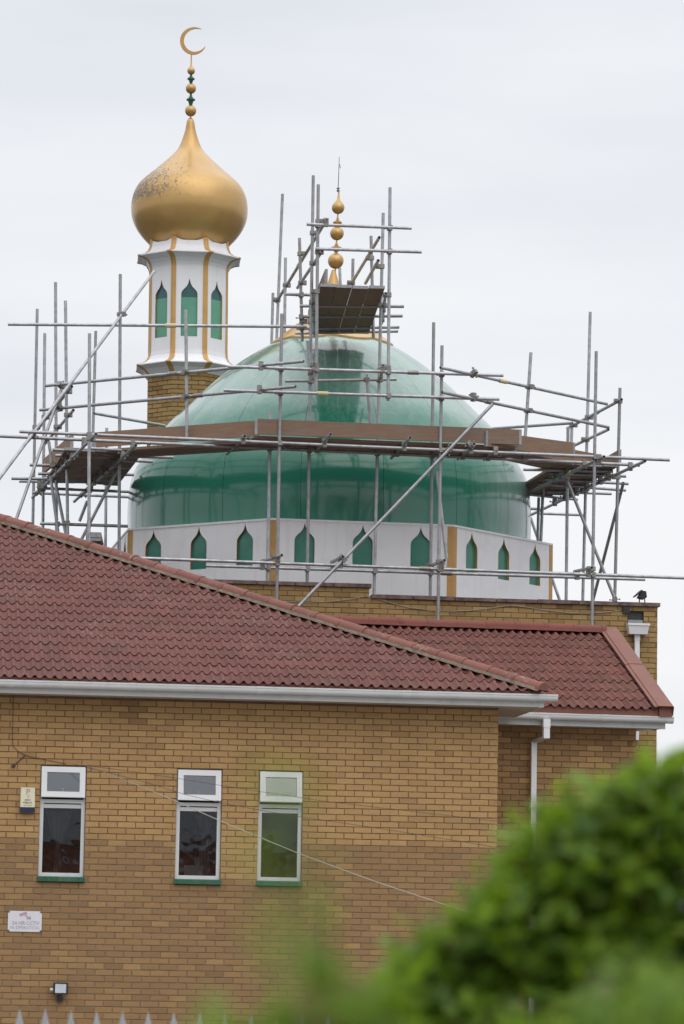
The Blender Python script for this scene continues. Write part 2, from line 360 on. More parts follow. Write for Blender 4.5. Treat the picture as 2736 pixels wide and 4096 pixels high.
def brick_var(mat, tone):
    q = max(0, min(11, int(tone * 12)))
    if (mat, q) not in _bcache: _bcache[mat, q] = [brick_mesh(mat, BW, (q + 0.5) / 12, q * 31 + s).mesh('brick', mat) for s in range(3)]
    return _bcache[mat, q]
def brickwork(wall, mat, u0, u1, z0, z1, holes=(), zphase=0.0, uphase=0.0, tone=None, maxobj=300, score=None, frame=None):
    """courses of stretcher bond; frame maps (u, v, z) to the wall's own space"""
    full, rest = [], MB()
    r = random.Random(int(u0 * 97 + z1 * 13)); k0 = math.ceil((z0 - zphase) / BC - 1e-6)
    k = k0
    fr = frame or Matrix.Identity(4)
    while zphase + (k + 1) * BC <= z1 + 0.02:
        zc = zphase + k * BC + BC / 2; u = math.floor((u0 - uphase) / BP) * BP + uphase + (BP / 2 if k % 2 else 0) - BP
        drift = r.uniform(-0.006, 0.006)
        while u < u1 + BP:
            a, b = max(u + drift + 0.005, u0), min(u + drift + 0.005 + BW, u1)
            segs = [(a, b)] if b - a > 0.03 else []
            for (h0, h1, hz0, hz1) in holes:
                if hz0 < zc < hz1:
                    ns = []
                    for (p, q) in segs:
                        if q <= h0 or p >= h1: ns.append((p, q)); continue
                        if p < h0 - 0.02: ns.append((p, h0 - 0.002))
                        if q > h1 + 0.02: ns.append((h1 + 0.002, q))
                    segs = ns
            for (p, q) in segs:
                t = (tone or (lambda *x: 0.55))((p + q) / 2, zc, r)
                if q - p > BW - 0.004: full.append(((p + q) / 2, zc, t))
                else:
                    m = brick_mesh(mat, q - p, t, r.randint(0, 999)); rest.add([fr @ Vector((x + (p + q) / 2, y, z + zc)) for x, y, z in m.v], m.f, t)
            u += BP
        k += 1
    if score: full.sort(key=score)
    for i, (uc, zc, t) in enumerate(full):
        if i < maxobj:
            o = link('brick', brick_var(mat, t)[i % 3], wall); o.matrix_basis = fr @ Matrix.Translation((uc, 0, zc))
        else:
            m = brick_mesh(mat, BW, t, i % 97); rest.add([fr @ Vector((x + uc, y, z + zc)) for x, y, z in m.v], m.f, t)
    if rest.v: tag(rest.build('brick_courses', mat, wall, fix=False), kind='stuff')
def backing(u0, u1, z0, z1, holes, v=0.0075, deep=0.24, reveal=0.11, zone=None):
    m = MB(); us = sorted({u0, u1, *[h[0] for h in holes], *[h[1] for h in holes]}); zs = sorted({z0, z1, *([zone] if zone else []), *[h[2] for h in holes], *[h[3] for h in holes]})
    for a, b in zip(us, us[1:]):
        for c, d in zip(zs, zs[1:]):
            if any(h[0] <= (a + b) / 2 <= h[1] and h[2] <= (c + d) / 2 <= h[3] for h in holes): continue
            m.add([(a, v, c), (b, v, c), (b, v, d), (a, v, d)], [(0, 1, 2, 3)], mi=1 if zone and d <= zone + .001 else 0)
    for h in holes:
        for (p, q) in (((h[0], h[2]), (h[0], h[3])), ((h[0], h[3]), (h[1], h[3])), ((h[1], h[3]), (h[1], h[2])), ((h[1], h[2]), (h[0], h[2]))):
            m.add([(p[0], v, p[1]), (q[0], v, q[1]), (q[0], reveal, q[1]), (p[0], reveal, p[1])], [(0, 1, 2, 3)])
    return m
def gauss_tone(mu, sd): return lambda u, z, r: max(0.02, min(0.98, r.gauss(mu, sd)))

# ------------------------------------------------------------------ roof tiles
TW, TG, TL = 0.243, 0.345, 0.41
def tile_geo(tone, seed):
    r = random.Random(seed); m = MB(); n = 14; vs = []
    for row, (y, lift) in enumerate(((0.0, 0.013), (0.10, 0.010), (TL, -0.003))):
        for i in range(n + 1):
            x = TW * i / n; ph = (i / n * 2) % 1.0
            h = 0.0225 * math.cos(2 * math.pi * (ph - 0.5)) + 0.004 * math.cos(4 * math.pi * (ph - 0.5))
            vs.append((x, y + r.uniform(-.001, .001), h + lift + (r.uniform(-.0012, .0012))))
    for i in range(n + 1): vs.append((vs[i][0], 0.006, vs[i][2] - 0.0125))
    N = n + 1
    fs = [(a * N + i, a * N + i + 1, (a + 1) * N + i + 1, (a + 1) * N + i) for a in (0, 1) for i in range(n)] + [(3 * N + i, 3 * N + i + 1, i + 1, i) for i in range(n)]
    return m.add(vs, fs, tone)
_tcache = {}
def tile_meshes(mat):
    if mat not in _tcache: _tcache[mat] = [tile_geo((i + .5) / 8, i).mesh('tile', mat, smooth=R(50), fix=False) for i in range(8)]
    return _tcache[mat]
def tile_slope(roof, mat, P0, e, up_dir, cols, rows, keep, maxobj=300, ci=0):
    """keep(point) > 0 inside; a list of planes (co, no): geometry on the +no side is cut off"""
    e, s = Vector(e).normalized(), Vector(up_dir).normalized(); n = e.cross(s)
    base = Matrix((( e.x, s.x, n.x, 0), (e.y, s.y, n.y, 0), (e.z, s.z, n.z, 0), (0, 0, 0, 1)))
    r = random.Random(int(P0[0] * 100)); rest = MB(); cnt = 0
    for j in range(rows):
        for i in range(ci, cols):
            o0 = Vector(P0) + e * (i * TW) + s * (j * TG + r.uniform(-.004, .004)) + n * r.uniform(-.002, .002)
            cs = [o0, o0 + e * TW, o0 + e * TW + s * TL, o0 + s * TL]
            ins = [all((c - co).dot(no) < 0 for co, no in keep) for c in cs]
            if not any(ins): continue
            mt = Matrix.Translation(o0) @ base @ Matrix.Rotation(r.uniform(-.004, .004), 4, 'Z'); t = r.randint(0, 7)
            if all(ins) and cnt < maxobj:
                o = link('tile', tile_meshes(mat)[t], roof); o.matrix_basis = mt; cnt += 1
            else:
                g = tile_geo((t + .5) / 8, t)
                if all(ins): rest.add([mt @ Vector(v) for v in g.v], g.f, (t + .5) / 8)
                else:
                    bm = bmesh.new(); vv = [bm.verts.new(mt @ Vector(v)) for v in g.v]
                    for f in g.f: bm.faces.new([vv[q] for q in f])
                    for co, no in keep:
                        bmesh.ops.bisect_plane(bm, geom=bm.verts[:] + bm.edges[:] + bm.faces[:], plane_co=co, plane_no=no, clear_outer=True)
                    bm.verts.index_update(); rest.add([v.co.copy() for v in bm.verts], [[v.index for v in f.verts] for f in bm.faces], (t + .5) / 8); bm.free()
    if rest.v: tag(rest.build('tile_courses', mat, roof, smooth=R(50), fix=False), kind='stuff')
def cap_mesh(mat, seed, L=0.45, rad=0.112):
    m = MB(); r = random.Random(seed); vs = []; n = 9
    for x, rr in ((0, rad), (0.06, rad * 1.0), (0.065, rad * 0.93), (L, rad * 0.90)):
        for i in range(n + 1):
            a = math.radians(-6 + 192 * i / n); vs.append((x, rr * math.cos(a), rr * math.sin(a) * 0.82 + r.uniform(-.002, .002)))
    N = n + 1; fs = [(a * N + i, a * N + i + 1, (a + 1) * N + i + 1, (a + 1) * N + i) for a in range(3) for i in range(n)]
    fs.append(tuple(range(N))); m.add(vs, fs, r.random()); return m.mesh('ridge_tile', mat, smooth=R(40))
def ridge_run(roof, mat, p0, p1, seed=0, bed='hip_mortar'):
    p0, p1 = Vector(p0), Vector(p1); d = (p1 - p0); L = d.length; d.normalize(); y = Vector((0, 0, 1)).cross(d).normalized(); z = d.cross(y)
    ms = [cap_mesh(mat, seed + i) for i in range(5)]; n = int(L / 0.41) + 1; r = random.Random(seed)
    for i in range(n):
        o = link('ridge_tile', ms[i % 5], roof); q = p0 + d * (i * 0.41) + z * r.uniform(-.006, .006)
        o.matrix_basis = Matrix(((d.x, y.x, z.x, q.x), (d.y, y.y, z.y, q.y), (d.z, y.z, z.z, q.z), (0, 0, 0, 1)))
    m = MB(); N = int(L / 0.08); r2 = random.Random(seed + 5)
    for side in (-1, 1):
        vs = []
        for i in range(N + 1):
            q = p0 + d * (L * i / N) + y * side * (0.108 + r2.uniform(-.007, .007)); vs += [q + z * 0.008, q + y * side * 0.012 - z * (0.026 + r2.uniform(0, .01)), q - y * side * 0.05 - z * 0.03]
        fs = []
        for i in range(N):
            for a, b in ((0, 1), (1, 2)): fs.append((3 * i + a, 3 * i + b, 3 * i + 3 + b, 3 * i + 3 + a))
        m.add(vs, fs)
    m.build('mortar_bedding', bed, roof)

# ------------------------------------------------------------------ rainwater goods
def gutter(parent, p0, p1, outw, joints=(), name='gutter'):
    p0, p1 = Vector(p0), Vector(p1)
    prof = [(0.0, 0.0), (0.0, -0.05), (0.02, -0.072), (0.05, -0.08), (0.078, -0.074), (0.098, -0.056), (0.106, -0.034), (0.106, -0.018), (0.113, -0.014), (0.114, 0.004), (0.104, 0.006), (0.100, -0.012), (0.012, -0.012), (0.010, 0.0)]
    o = MB().extrude(prof, p0, p1, outw, (0, 0, 1)).build(name, 'upvc', parent, smooth=R(35))
    d = (p1 - p0).normalized()
    for t in joints:
        q = p0 + (p1 - p0) * t; big = [((a - 0.056) * 1.06 + 0.056, b * 1.07 + 0.001) for a, b in prof]
        MB().extrude(big, q - d * 0.05, q + d * 0.05, outw, (0, 0, 1)).build('gutter_union', 'upvc', o, smooth=R(35))
    return o

# ================================================================== front house
A1 = R(7.5)
house = thing('brick_house', 'buff brick house with red hipped roof and three narrow white windows, nearest building', 'building', (1.996, 45.2, 0), A1)
UL = -8.6
WIN = [(-5.678, -5.118, 3.145, 4.57), (-4.002, -3.444, 3.145, 4.57), (-2.988, -2.44, 3.145, 4.57)]
wall = backing(UL, 0.0, 0, 5.43, WIN, zone=4.57 - 12 * BC).build('wall', ['mortar', 'mortar_grey'], house)
def tone1(u, z, r):
    if -4.67 < u < -4.40 and z > 5.1: return max(.02, r.gauss(0.30, 0.05))            # blocked vent patch
    if z > 3.67 + (r.choice((0, 0, -.075, .075)) if u < -3.5 else 0) or (-3.46 < u < -2.96 and z > 3.2): return max(.05, min(.98, r.gauss(0.66, 0.09)))
    st = 0.13 * max(0, 1 - (3.15 - z) / .55) if z < 3.15 and any(h[0] - .06 < u < h[1] + .06 for h in WIN) else 0    # dirt washed off the sills
    return max(.02, min(.75, r.gauss(0.31, 0.075) - st))
brickwork(wall, 'brick_buff', UL, 0.0, 0.4, 5.43, WIN, zphase=4.57 - 60 * BC, uphase=-0.0, tone=tone1, maxobj=300,
          score=lambda q: abs(q[0] + 2.2) * 0.8 + abs(q[1] - 4.45) * 2.2)
# gable return, rear and party walls (real building volume)
brickwork(wall, 'brick_buff', 0.0, 6.2, 0.4, 5.43, (), zphase=4.57 - 60 * BC, tone=tone1, maxobj=0,
          frame=Matrix(((0, -1, 0, 0.0), (1, 0, 0, 0), (0, 0, 1, 0), (0, 0, 0, 1))))
m = MB(); m.add([(-0.0075, 0.0075, 0), (-0.0075, 6.2, 0), (-0.0075, 6.2, 5.43), (-0.0075, 0.0075, 5.43)], [(0, 1, 2, 3)])
m.add([(-0.02, 6.2, 0), (UL, 6.2, 0), (UL, 6.2, 5.43), (-0.02, 6.2, 5.43)], [(0, 1, 2, 3)]); m.add([(UL, 0.01, 0), (UL, 6.2, 0), (UL, 6.2, 5.43), (UL, 0.01, 5.43)], [(0, 1, 2, 3)])
m.build('return_wall', 'mortar', house)
# windows
def window(parent, h, tilt, i, swing=0.0):
    a, b, c, d = h; fr = 0.048; zt = d - 0.445
    w = MB()
    v0, v1 = 0.045, 0.11
    for (p, q) in (((a + .004, v0, c + .07), (a + fr, v1, zt + .03)), ((b - fr, v0, c + .07), (b - .004, v1, zt + .03)), ((a + fr, v0 + .002, c + .07), (b - fr, v1, c + .115)), ((a + fr, v0 + .002, zt - .015), (b - fr, v1, zt + .03)),
                   ((a + .004, v0 + .012, zt + .03), (a + .026, v1, d - .004)), ((b - .026, v0 + .012, zt + .03), (b - .004, v1, d - .004)), ((a + .026, v0 + .014, d - .035), (b - .026, v1, d - .004)),
                   ((a + fr, v0 + .02, zt - .075), (b - fr, v0 + .045, zt - .028))): w.box(p, q)
    win = w.build('window', 'upvc', parent); tag(win, ['window with a grey curtain behind its lower pane', 'window with a white paper sheet on its sill', 'window with its top sash propped furthest open'][i])
    MB().box((a + fr, v0 + .032, c + .115), (b - fr, v0 + .038, zt - .075)).build('pane', 'pane', win)
    # top-hung sash, ajar
    s = MB(); W2 = (b - a) / 2 - .012; Hs = 0.375; f2 = 0.068
    for (p, q) in (((-W2, -.05, -Hs), (-W2 + f2, 0, 0)), ((W2 - f2, -.05, -Hs), (W2, 0, 0)), ((-W2 + f2, -.048, -f2), (W2 - f2, 0, 0)), ((-W2 + f2, -.048, -Hs), (W2 - f2, 0, -Hs + f2))): s.box(p, q)
    so = s.build('top_sash', 'upvc_clean', win, loc=((a + b) / 2, v0 + .004, d - .022), rot=(-R(tilt), 0, swing))
    p = MB().box((-W2 + f2, -.022, -Hs + f2), (W2 - f2, -.016, -f2)).build('sash_pane', 'pane', win, loc=((a + b) / 2, v0 + .004, d - .022), rot=(-R(tilt), 0, swing))
    MB().box((-.009, -.014, -Hs + f2 + .001), (.007, .02, -Hs + f2 + .06)).build('window_stay', 'upvc_clean', win, loc=((a + b) / 2, v0 + .03, d - .022))
    MB().extrude([(-.045, 0), (-.045, -.05), (-.03, -.052), (.1, -.052), (.1, .012), (-.03, .006)], (a - .012, 0, c + .058), (b + .012, 0, c + .058), (0, 1, 0), (0, 0, 1)).build('sill', 'sill_green', win)
    # room behind the glass
    m = MB(); x0, x1, y0, y1, zb, z2 = a - .35, b + .35, .13, 1.9, c - .6, d + .25
    m.add([(x0, y0, zb), (x1, y0, zb), (x1, y1, zb), (x0, y1, zb), (x0, y0, z2), (x1, y0, z2), (x1, y1, z2), (x0, y1, z2)], [(0, 1, 2, 3), (4, 7, 6, 5), (1, 5, 6, 2), (2, 6, 7, 3), (3, 7, 4, 0)])
    m.build('room', 'dark_room', win, fix=False)
    if i < 2:
        n = 22; vs = []; cx0, cx1 = (a + .10, b - .16) if i == 0 else (a + .26, b - .05)
        for zi, z in enumerate((c + (.14 if i == 0 else .02), c + .45, c + .62, d - .55)):
            sq = (0.32, 0.22, 0.6, 1.1)[zi] if i == 0 else (0.7, 0.5, 0.4, .8)[zi]
            for q in range(n + 1):
                t = q / n; vs.append((cx0 + (cx1 - cx0) * (0.5 + (t - .5) * sq), .30 + .035 * math.sin(t * 22 + zi * .4), z))
        MB().add(vs, [(r_ * (n + 1) + q, r_ * (n + 1) + q + 1, (r_ + 1) * (n + 1) + q + 1, (r_ + 1) * (n + 1) + q) for r_ in range(3) for q in range(n)]).build('curtain', 'curtain', win, smooth=True)
    return win
for i, (h, t, sw) in enumerate(zip(WIN, (6.6, 6.8, 8.5), (0, 0, 0.02))): window(house, h, t, i, sw)
# white paper on the inner sill of the middle window (rests there: a thing)
pm = MB().box((-.115, 0, 0), (.115, .004, .125)).build('paper_sheet', 'paper', rot=(R(-2), 0, A1 + R(1)))
hw = Matrix.Translation((1.996, 45.2, 0)) @ Matrix.Rotation(A1, 4, 'Z')
pm.location = hw @ Vector((-3.765, .098, 3.262)); tag(pm, 'white paper sheet standing behind the glass of the middle window', 'paper')
# roof
TA = math.tan(R(22.3)); ZE = 5.60; EU, EV = 0.45, -0.50
slope = (0, math.cos(R(22.3)), math.sin(R(22.3)))
rf = MB(); rid_v = 7.3 - .5
rf.add([(UL, EV + .03, ZE - .03), (EU - .03, EV + .03, ZE - .03), (EU - .03 - 6.9, EV + .03 + 6.9, ZE - .03 + 6.9 * TA), (UL, EV + .03 + 6.9, ZE - .03 + 6.9 * TA)], [(0, 1, 2, 3)])
rf.add([(EU - .03, EV + .03, ZE - .03), (EU - .03, 6.2, ZE - .03), (EU - .03 - 6.67, 6.2, ZE - .03 + 6.67 * TA), (EU - .03 - 6.67, EV + .03 + 6.67, ZE - .03 + 6.67 * TA)], [(0, 1, 2, 3)])
rf.add([(UL, EV + 6.93, ZE - .03 + 6.9 * TA), (EU - 6.93, EV + 6.93, ZE - .03 + 6.9 * TA), (EU - 6.93, EV + 6.93, 5.3), (UL, EV + 6.93, 5.3)], [(0, 1, 2, 3)])
rf.add([(EU - .03, 6.2, ZE - .03), (EU - 6.7, 6.2, ZE - .03 + 6.67 * TA), (EU - 6.7, 6.2, 5.3), (EU - .03, 6.2, 5.3)], [(0, 1, 2, 3)])
roof = rf.build('roof', 'batten', house, fix=False)
hip_no = Vector((1, 1, 0)).normalized(); hip_co = Vector((EU, EV, 0))
ncol = int((EU - UL) / TW) + 1
tile_slope(roof, 'tile', (EU - ncol * TW, EV, ZE), (1, 0, 0), slope, ncol, 22, [(hip_co, hip_no)], ci=0)
tile_slope(roof, 'tile', (EU, EV, ZE), (0, 1, 0), (-math.cos(R(22.3)), 0, math.sin(R(22.3))), 28, 21, [(hip_co, -hip_no)], maxobj=0)
ridge_run(roof, 'ridge', (EU + .02, EV - .02, ZE + .025), (EU - 6.95, EV + 6.95, ZE + .025 + 6.97 * TA), seed=3)
ridge_run(roof, 'ridge', (EU - 6.95, EV + 6.95, ZE + .02 + 6.95 * TA), (UL, EV + 6.95, ZE + .02 + 6.95 * TA), seed=9)
# eaves
boxpart('fascia', 'fascia_white', house, (UL, -.385, 5.415), (0.50, -.36, 5.57)); boxpart('fascia', 'fascia_white', house, (0.476, -.36, 5.415), (0.50, 6.2, 5.57))
boxpart('fascia_corner', 'fascia_white', house, (0.44, -.389, 5.411), (0.504, -.355, 5.574))
m = MB(); m.add([(UL, -.36, 5.42), (.476, -.36, 5.42), (.476, 0.0, 5.42), (UL, 0.0, 5.42)], [(0, 1, 2, 3)]); m.add([(0.0, 0.0, 5.42), (.476, 0.0, 5.42), (.476, 6.2, 5.42), (0, 6.2, 5.42)], [(0, 1, 2, 3)]); m.build('soffit', 'soffit', house, fix=False)
boxpart('eaves_filler', 'batten', house, (UL, -.472, 5.571), (0.44, -.455, 5.606))
gutter(house, (UL, -.387, 5.562), (0.66, -.387, 5.562), (0, -1, 0), joints=(0.27, .43, .60, 0.795, 0.965))
for t in (-6.0, -3.9, -1.1): boxpart('fascia_joint', 'fascia_white', house, (t, -.388, 5.413), (t + .012, -.383, 5.572))

# ================================================================== wing
A2 = R(10.5)
wing = thing('brick_wing', 'brick wing with red tiled gable roof and white gutter, between house and hall', 'building', (3.106, 47.5, 0), A2)
wl = backing(-5.0, 0.827, 0, 5.34, []).build('wall', 'mortar', wing)
brickwork(wl, 'brick_buff', -2.2, 0.827, 0.4, 5.34, (), zphase=5.34 - 72 * BC, uphase=0.827, tone=gauss_tone(0.40, 0.15), maxobj=300, score=lambda q: -q[1] + (3 if q[0] < -1.1 else 0))
m = MB(); m.add([(0.82, 0.0075, 0), (0.82, 4.2, 0), (0.82, 4.2, 5.34), (0.82, 2.3, 6.42), (0.82, 0.0075, 5.45)], [(0, 1, 2, 3, 4)]); m.build('gable_wall', 'mortar', wing)
brickwork(wl, 'brick_buff', 0.0, 4.2, 0.3, 5.34, (), zphase=5.34 - 72 * BC, tone=gauss_tone(0.5, .14), maxobj=0, frame=Matrix(((0, -1, 0, 0.827), (1, 0, 0, 0), (0, 0, 1, 0), (0, 0, 0, 1))))
TA2 = math.tan(R(23.8)); ZW = 5.575; VU = 1.06; RV = 2.32
sl2 = (0, math.cos(R(23.8)), math.sin(R(23.8))); hr = RV + .5
rf = MB(); rf.add([(-6, -.47, ZW - .03), (VU - .02, -.47, ZW - .03), (VU - .02, RV, ZW - .03 + hr * TA2), (-6, RV, ZW - .03 + hr * TA2)], [(0, 1, 2, 3)])
rf.add([(-6, RV, ZW - .03 + hr * TA2), (VU - .02, RV, ZW - .03 + hr * TA2), (VU - .02, RV + 1.9, ZW - .03 + (hr - 1.9) * TA2), (-6, RV + 1.9, ZW - .03 + (hr - 1.9) * TA2)], [(0, 1, 2, 3)])
wr = rf.build('roof', 'batten', wing, fix=False)
nc = int(6.4 / TW); X0 = VU - nc * TW
pl = [(Vector((0, RV + .02, 0)), Vector((0, 1, 0)))]
tile_slope(wr, 'tile_new', (X0, -.5, ZW), (1, 0, 0), sl2, nc, 10, pl, ci=nc - 24)
tile_slope(wr, 'tile_new', (VU, RV + 1.95, ZW + (hr - 1.95) * TA2), (-1, 0, 0), (0, -sl2[1], sl2[2]), 16, 6, [(Vector((0, RV - .02, 0)), Vector((0, -1, 0)))], maxobj=0)
ridge_run(wr, 'ridge_new', (VU - .06, RV, ZW + .03 + hr * TA2), (-5.2, RV, ZW + .03 + hr * TA2), seed=31, bed='ridge_new')
# dry-verge trim: flat top strip and down-turned edge, two lengths
sv2 = Vector(sl2); nn = Vector((1, 0, 0)).cross(sv2); Lr = hr / math.cos(R(23.8))
for a0, a1, dz in ((-.03, Lr * .53, 0.0), (Lr * .525, Lr + .05, .006)):
    p = Vector((VU - .09, -.5, ZW)) + sv2 * a0 + nn * (.050 + dz)
    mm = MB().obox(p, (.205, 0, 0), sv2 * (a1 - a0), nn * .014); mm.obox(p + Vector((.205, 0, 0)), (.012, 0, 0), sv2 * (a1 - a0), nn * -.12)
    mm.obox(p - nn * .012, (-.05, 0, 0), sv2 * (a1 - a0), nn * .016); mm.build('verge_trim', 'verge_trim', wr)
    p = Vector((VU - .09, RV + .02, ZW + hr * TA2 + .05)); 
mm = MB().obox(Vector((VU - .09, RV + .03, ZW + hr * TA2 + .045)), (.205, 0, 0), Vector((0, sl2[1], -sl2[2])) * 2.0, (0, 0, .014)); mm.build('verge_trim', 'verge_trim', wr)
boxpart('fascia', 'fascia_white', wing, (-1.7, -.365, 5.335), (1.115, -.34, 5.49)); boxpart('fascia_corner', 'fascia_white', wing, (1.06, -.369, 5.331), (1.119, -.335, 5.494))
m = MB(); m.add([(-1.7, -.34, 5.34), (1.09, -.34, 5.34), (1.09, 0.0, 5.34), (-1.7, 0.0, 5.34)], [(0, 1, 2, 3)]); m.add([(.83, 0, 5.32), (1.05, 0, 5.32), (1.05, 2.3, 6.30), (.83, 2.3, 6.30)], [(0, 1, 2, 3)]); m.build('soffit', 'soffit', wing, fix=False)
boxpart('eaves_filler', 'batten', wing, (-1.7, -.472, 5.494), (0.995, -.455, 5.582))
gutter(wing, (-1.7, -.367, 5.485), (1.20, -.367, 5.485), (0, -1, 0), joints=(.395, .68, .985))
dp = MB(); dp.box((-.545, -.49, 5.30), (-.455, -.40, 5.41)); dp.box((-.54, -.485, 5.16), (-.46, -.405, 5.30)); 
dp.box((-.605, -.095, 0.1), (-.535, -.025, 5.14)); dp.box((-.615, -.105, 4.28), (-.525, -.004, 4.34)); dp.box((-.615, -.105, 3.2), (-.525, -.004, 3.26)); dp_o = dp.build('downpipe', 'upvc_clean', wing)
MB().obox((-.533, -.475, 5.155), (.062, 0, 0), (0, .03, .035), (-.062, .40, -.035)).build('offset_bend', 'fascia_white', wing)
boxpart('verge_end', 'batten', wing, (1.0, -.50, 5.485), (1.174, -.37, 5.615))

# ================================================================== prayer hall
A3 = R(7.0)
HO = Vector((1.404, 52.1, 0))
hall = thing('prayer_hall', 'tall yellow brick hall carrying the green dome on a white octagonal drum', 'building', HO, A3)
HL = -5.4
hw_b = MB(); hl = [(2.79, 3.03, 7.185, 7.40)]
wb = backing(-1.0, 3.235, 0, 7.45, hl); wb.add([(HL, .0075, 0), (-1.0, .0075, 0), (-1.0, .0075, 7.60), (HL, .0075, 7.60)], [(0, 1, 2, 3)])
for (a, b, z) in ((-1.0, 3.23, 7.45), (HL, -1.0, 7.60)): wb.add([(a, .0075, z), (b, .0075, z), (b, .25, z), (a, .25, z)], [(0, 1, 2, 3)]); wb.add([(a, .25, z), (b, .25, z), (b, .25, 7.0), (a, .25, 7.0)], [(0, 1, 2, 3)])
wb.add([(3.228, .0075, 0), (3.228, 10, 0), (3.228, 10, 7.45), (3.228, .0075, 7.45)], [(0, 1, 2, 3)]); wb.add([(2.98, .25, 7), (2.98, 10, 7), (2.98, 10, 7.45), (2.98, .25, 7.45)], [(0, 1, 2, 3)]); wb.add([(2.98, .25, 7.45), (3.228, .0075, 7.45), (3.228, 10, 7.45), (2.98, 10, 7.45)], [(0, 1, 2, 3)])
wb.add([(HL, .01, 0), (HL, 10, 0), (HL, 10, 7.6), (HL, .01, 7.6)], [(0, 1, 2, 3)]); wb.add([(HL, 10, 0), (3.228, 10, 0), (3.228, 10, 7.3), (HL, 10, 7.3)], [(0, 1, 2, 3)])
wb.add([(-1.0, .0075, 7.45), (-1.0, .25, 7.45), (-1.0, .25, 7.6), (-1.0, .0075, 7.6)], [(0, 1, 2, 3)])
hwall = wb.build('wall', 'mortar', hall, fix=False)
zp = 7.45 - 80 * BC
def tone3(u, z, r):
    t = r.gauss(0.62, 0.13)
    if z > 7.36 and u > -1: t = r.gauss(0.34, .12)
    return max(.03, min(.97, t))
brickwork(hwall, 'brick_yellow', -1.0, 3.235, 0.3, 7.45, hl, zphase=zp, uphase=0.06, tone=tone3, maxobj=230, score=lambda q: (0 if q[1] > 6.9 or q[0] > 2.7 else 5) - q[1] * .01)
brickwork(hwall, 'brick_yellow', -4.2, -1.0, 6.55, 7.60, (), zphase=zp, uphase=0.06, tone=gauss_tone(.62, .13), maxobj=70, score=lambda q: -q[0] - q[1])
brickwork(hwall, 'brick_yellow', 0.0, 9.9, 0.3, 7.45, (), zphase=zp, tone=gauss_tone(.6, .13), maxobj=0, frame=Matrix(((0, -1, 0, 3.235), (1, 0, 0, 0), (0, 0, 1, 0), (0, 0, 0, 1))))
MB().add([(HL, .25, 7.1), (2.98, .25, 7.1), (2.98, 10, 7.1), (HL, 10, 7.1)], [(0, 1, 2, 3)]).build('flat_roof', 'flat_roof', hall)
def coping(a, b, z, n, seed):
    r = random.Random(seed); L = (b - a) / n
    for i in range(n):
        c = MB().box((a + i * L + .006, -.035, z), (a + (i + 1) * L - .006, .285, z + .052 + r.uniform(-.004, .004))); c.build('coping_stone', 'coping', hall)
coping(HL, -0.965, 7.602, 8, 1); coping(-0.963, 3.275, 7.452, 7, 2)
for i in range(12): MB().box((2.94, .30 + i * .8, 7.452), (3.27, .30 + i * .8 + .79, 7.503)).build('coping_stone', 'coping', hall)
# outlet, lead apron, hopper, downpipe, junction box, cable
boxpart('outlet_box', 'hopper_black', hall, (2.795, .05, 7.185), (3.025, .10, 7.40))
MB().obox((2.80, -.012, 7.13), (.225, 0, 0), (0, .05, .12), (0, -.004, .004)).build('lead_apron', 'lead', hall)
hp = MB(); hp.add([(2.79, -.16, 7.03), (3.055, -.16, 7.03), (3.055, -.004, 7.03), (2.79, -.004, 7.03), (2.765, -.19, 7.18), (3.08, -.19, 7.18), (3.08, -.004, 7.18), (2.765, -.004, 7.18)], [(0, 3, 2, 1), (0, 1, 5, 4), (1, 2, 6, 5), (3, 0, 4, 7)])
hp.box((2.760, -.195, 7.155), (3.085, -.186, 7.185)); hp.add([(2.77, -.186, 7.15), (3.075, -.186, 7.15), (3.075, -.004, 7.15), (2.77, -.004, 7.15)], [(0, 1, 2, 3)]); hp.build('hopper', 'upvc_clean', hall, fix=False)
boxpart('downpipe', 'upvc_clean', hall, (2.885, -.095, 5.50), (2.955, -.025, 7.03)); boxpart('pipe_socket', 'upvc_clean', hall, (2.88, -.10, 6.95), (2.96, -.022, 7.032))
boxpart('junction_box', 'black_plastic', hall, (2.716, -.05, 7.337), (2.81, -.004, 7.436))
cab = [(2.714, 7.388), (2.493, 7.352), (2.235, 7.326), (1.94, 7.321), (1.572, 7.354), (1.314, 7.387), (1.061, 7.408), (0.765, 7.356), (0.472, 7.315), (0.18, 7.295), (-0.112, 7.301), (-0.404, 7.329), (-0.696, 7.393), (-0.878, 7.445), (-1.05, 7.48), (-1.278, 7.426), (-1.567, 7.385), (-1.892, 7.365), (-2.319, 7.37), (-2.723, 7.391)]
HM = Matrix.Translation(HO) @ Matrix.Rotation(A3, 4, 'Z'); HI = HM.inverted()
o = MB().tube([HM @ Vector((a, -.012, b)) for a, b in cab], .0055, 6).build('slack_cable', 'cable_pale', smooth=True); tag(o, 'thin pale cable drooping along the top of the yellow brick hall wall', 'cable')

# ---- drum
DC = Vector((-.2, 56.5, 0)); DR, DN, ZB, ZT0 = 3.56, 9.0, 7.1, 8.72; DAP = DR * math.cos(R(22.5)); DHS = DR * math.sin(R(22.5))
DL = HI @ DC                                                   # drum centre in hall space
def az(k, off=0.0): return R(DN + 45 * k) - A3
def octa(r, z): return [(DL.x + r * math.sin(az(k + .5)), DL.y - r * math.cos(az(k + .5)), z) for k in range(8)]
cr = DR - .05
m = MB(); a = octa(cr, ZB); b = octa(cr, ZT0 - .02); m.add(a + b, [(i, (i + 1) % 8, 8 + (i + 1) % 8, 8 + i) for i in range(8)])
c = octa(DR + .012, ZT0); d = octa(DR + .012, ZT0 - .03); e = octa(2.9, ZT0 + .035)
m.add(c + d + e, [(i, (i + 1) % 8, 8 + (i + 1) % 8, 8 + i) for i in range(8)] + [(16 + i, 16 + (i + 1) % 8, (i + 1) % 8, i) for i in range(8)])
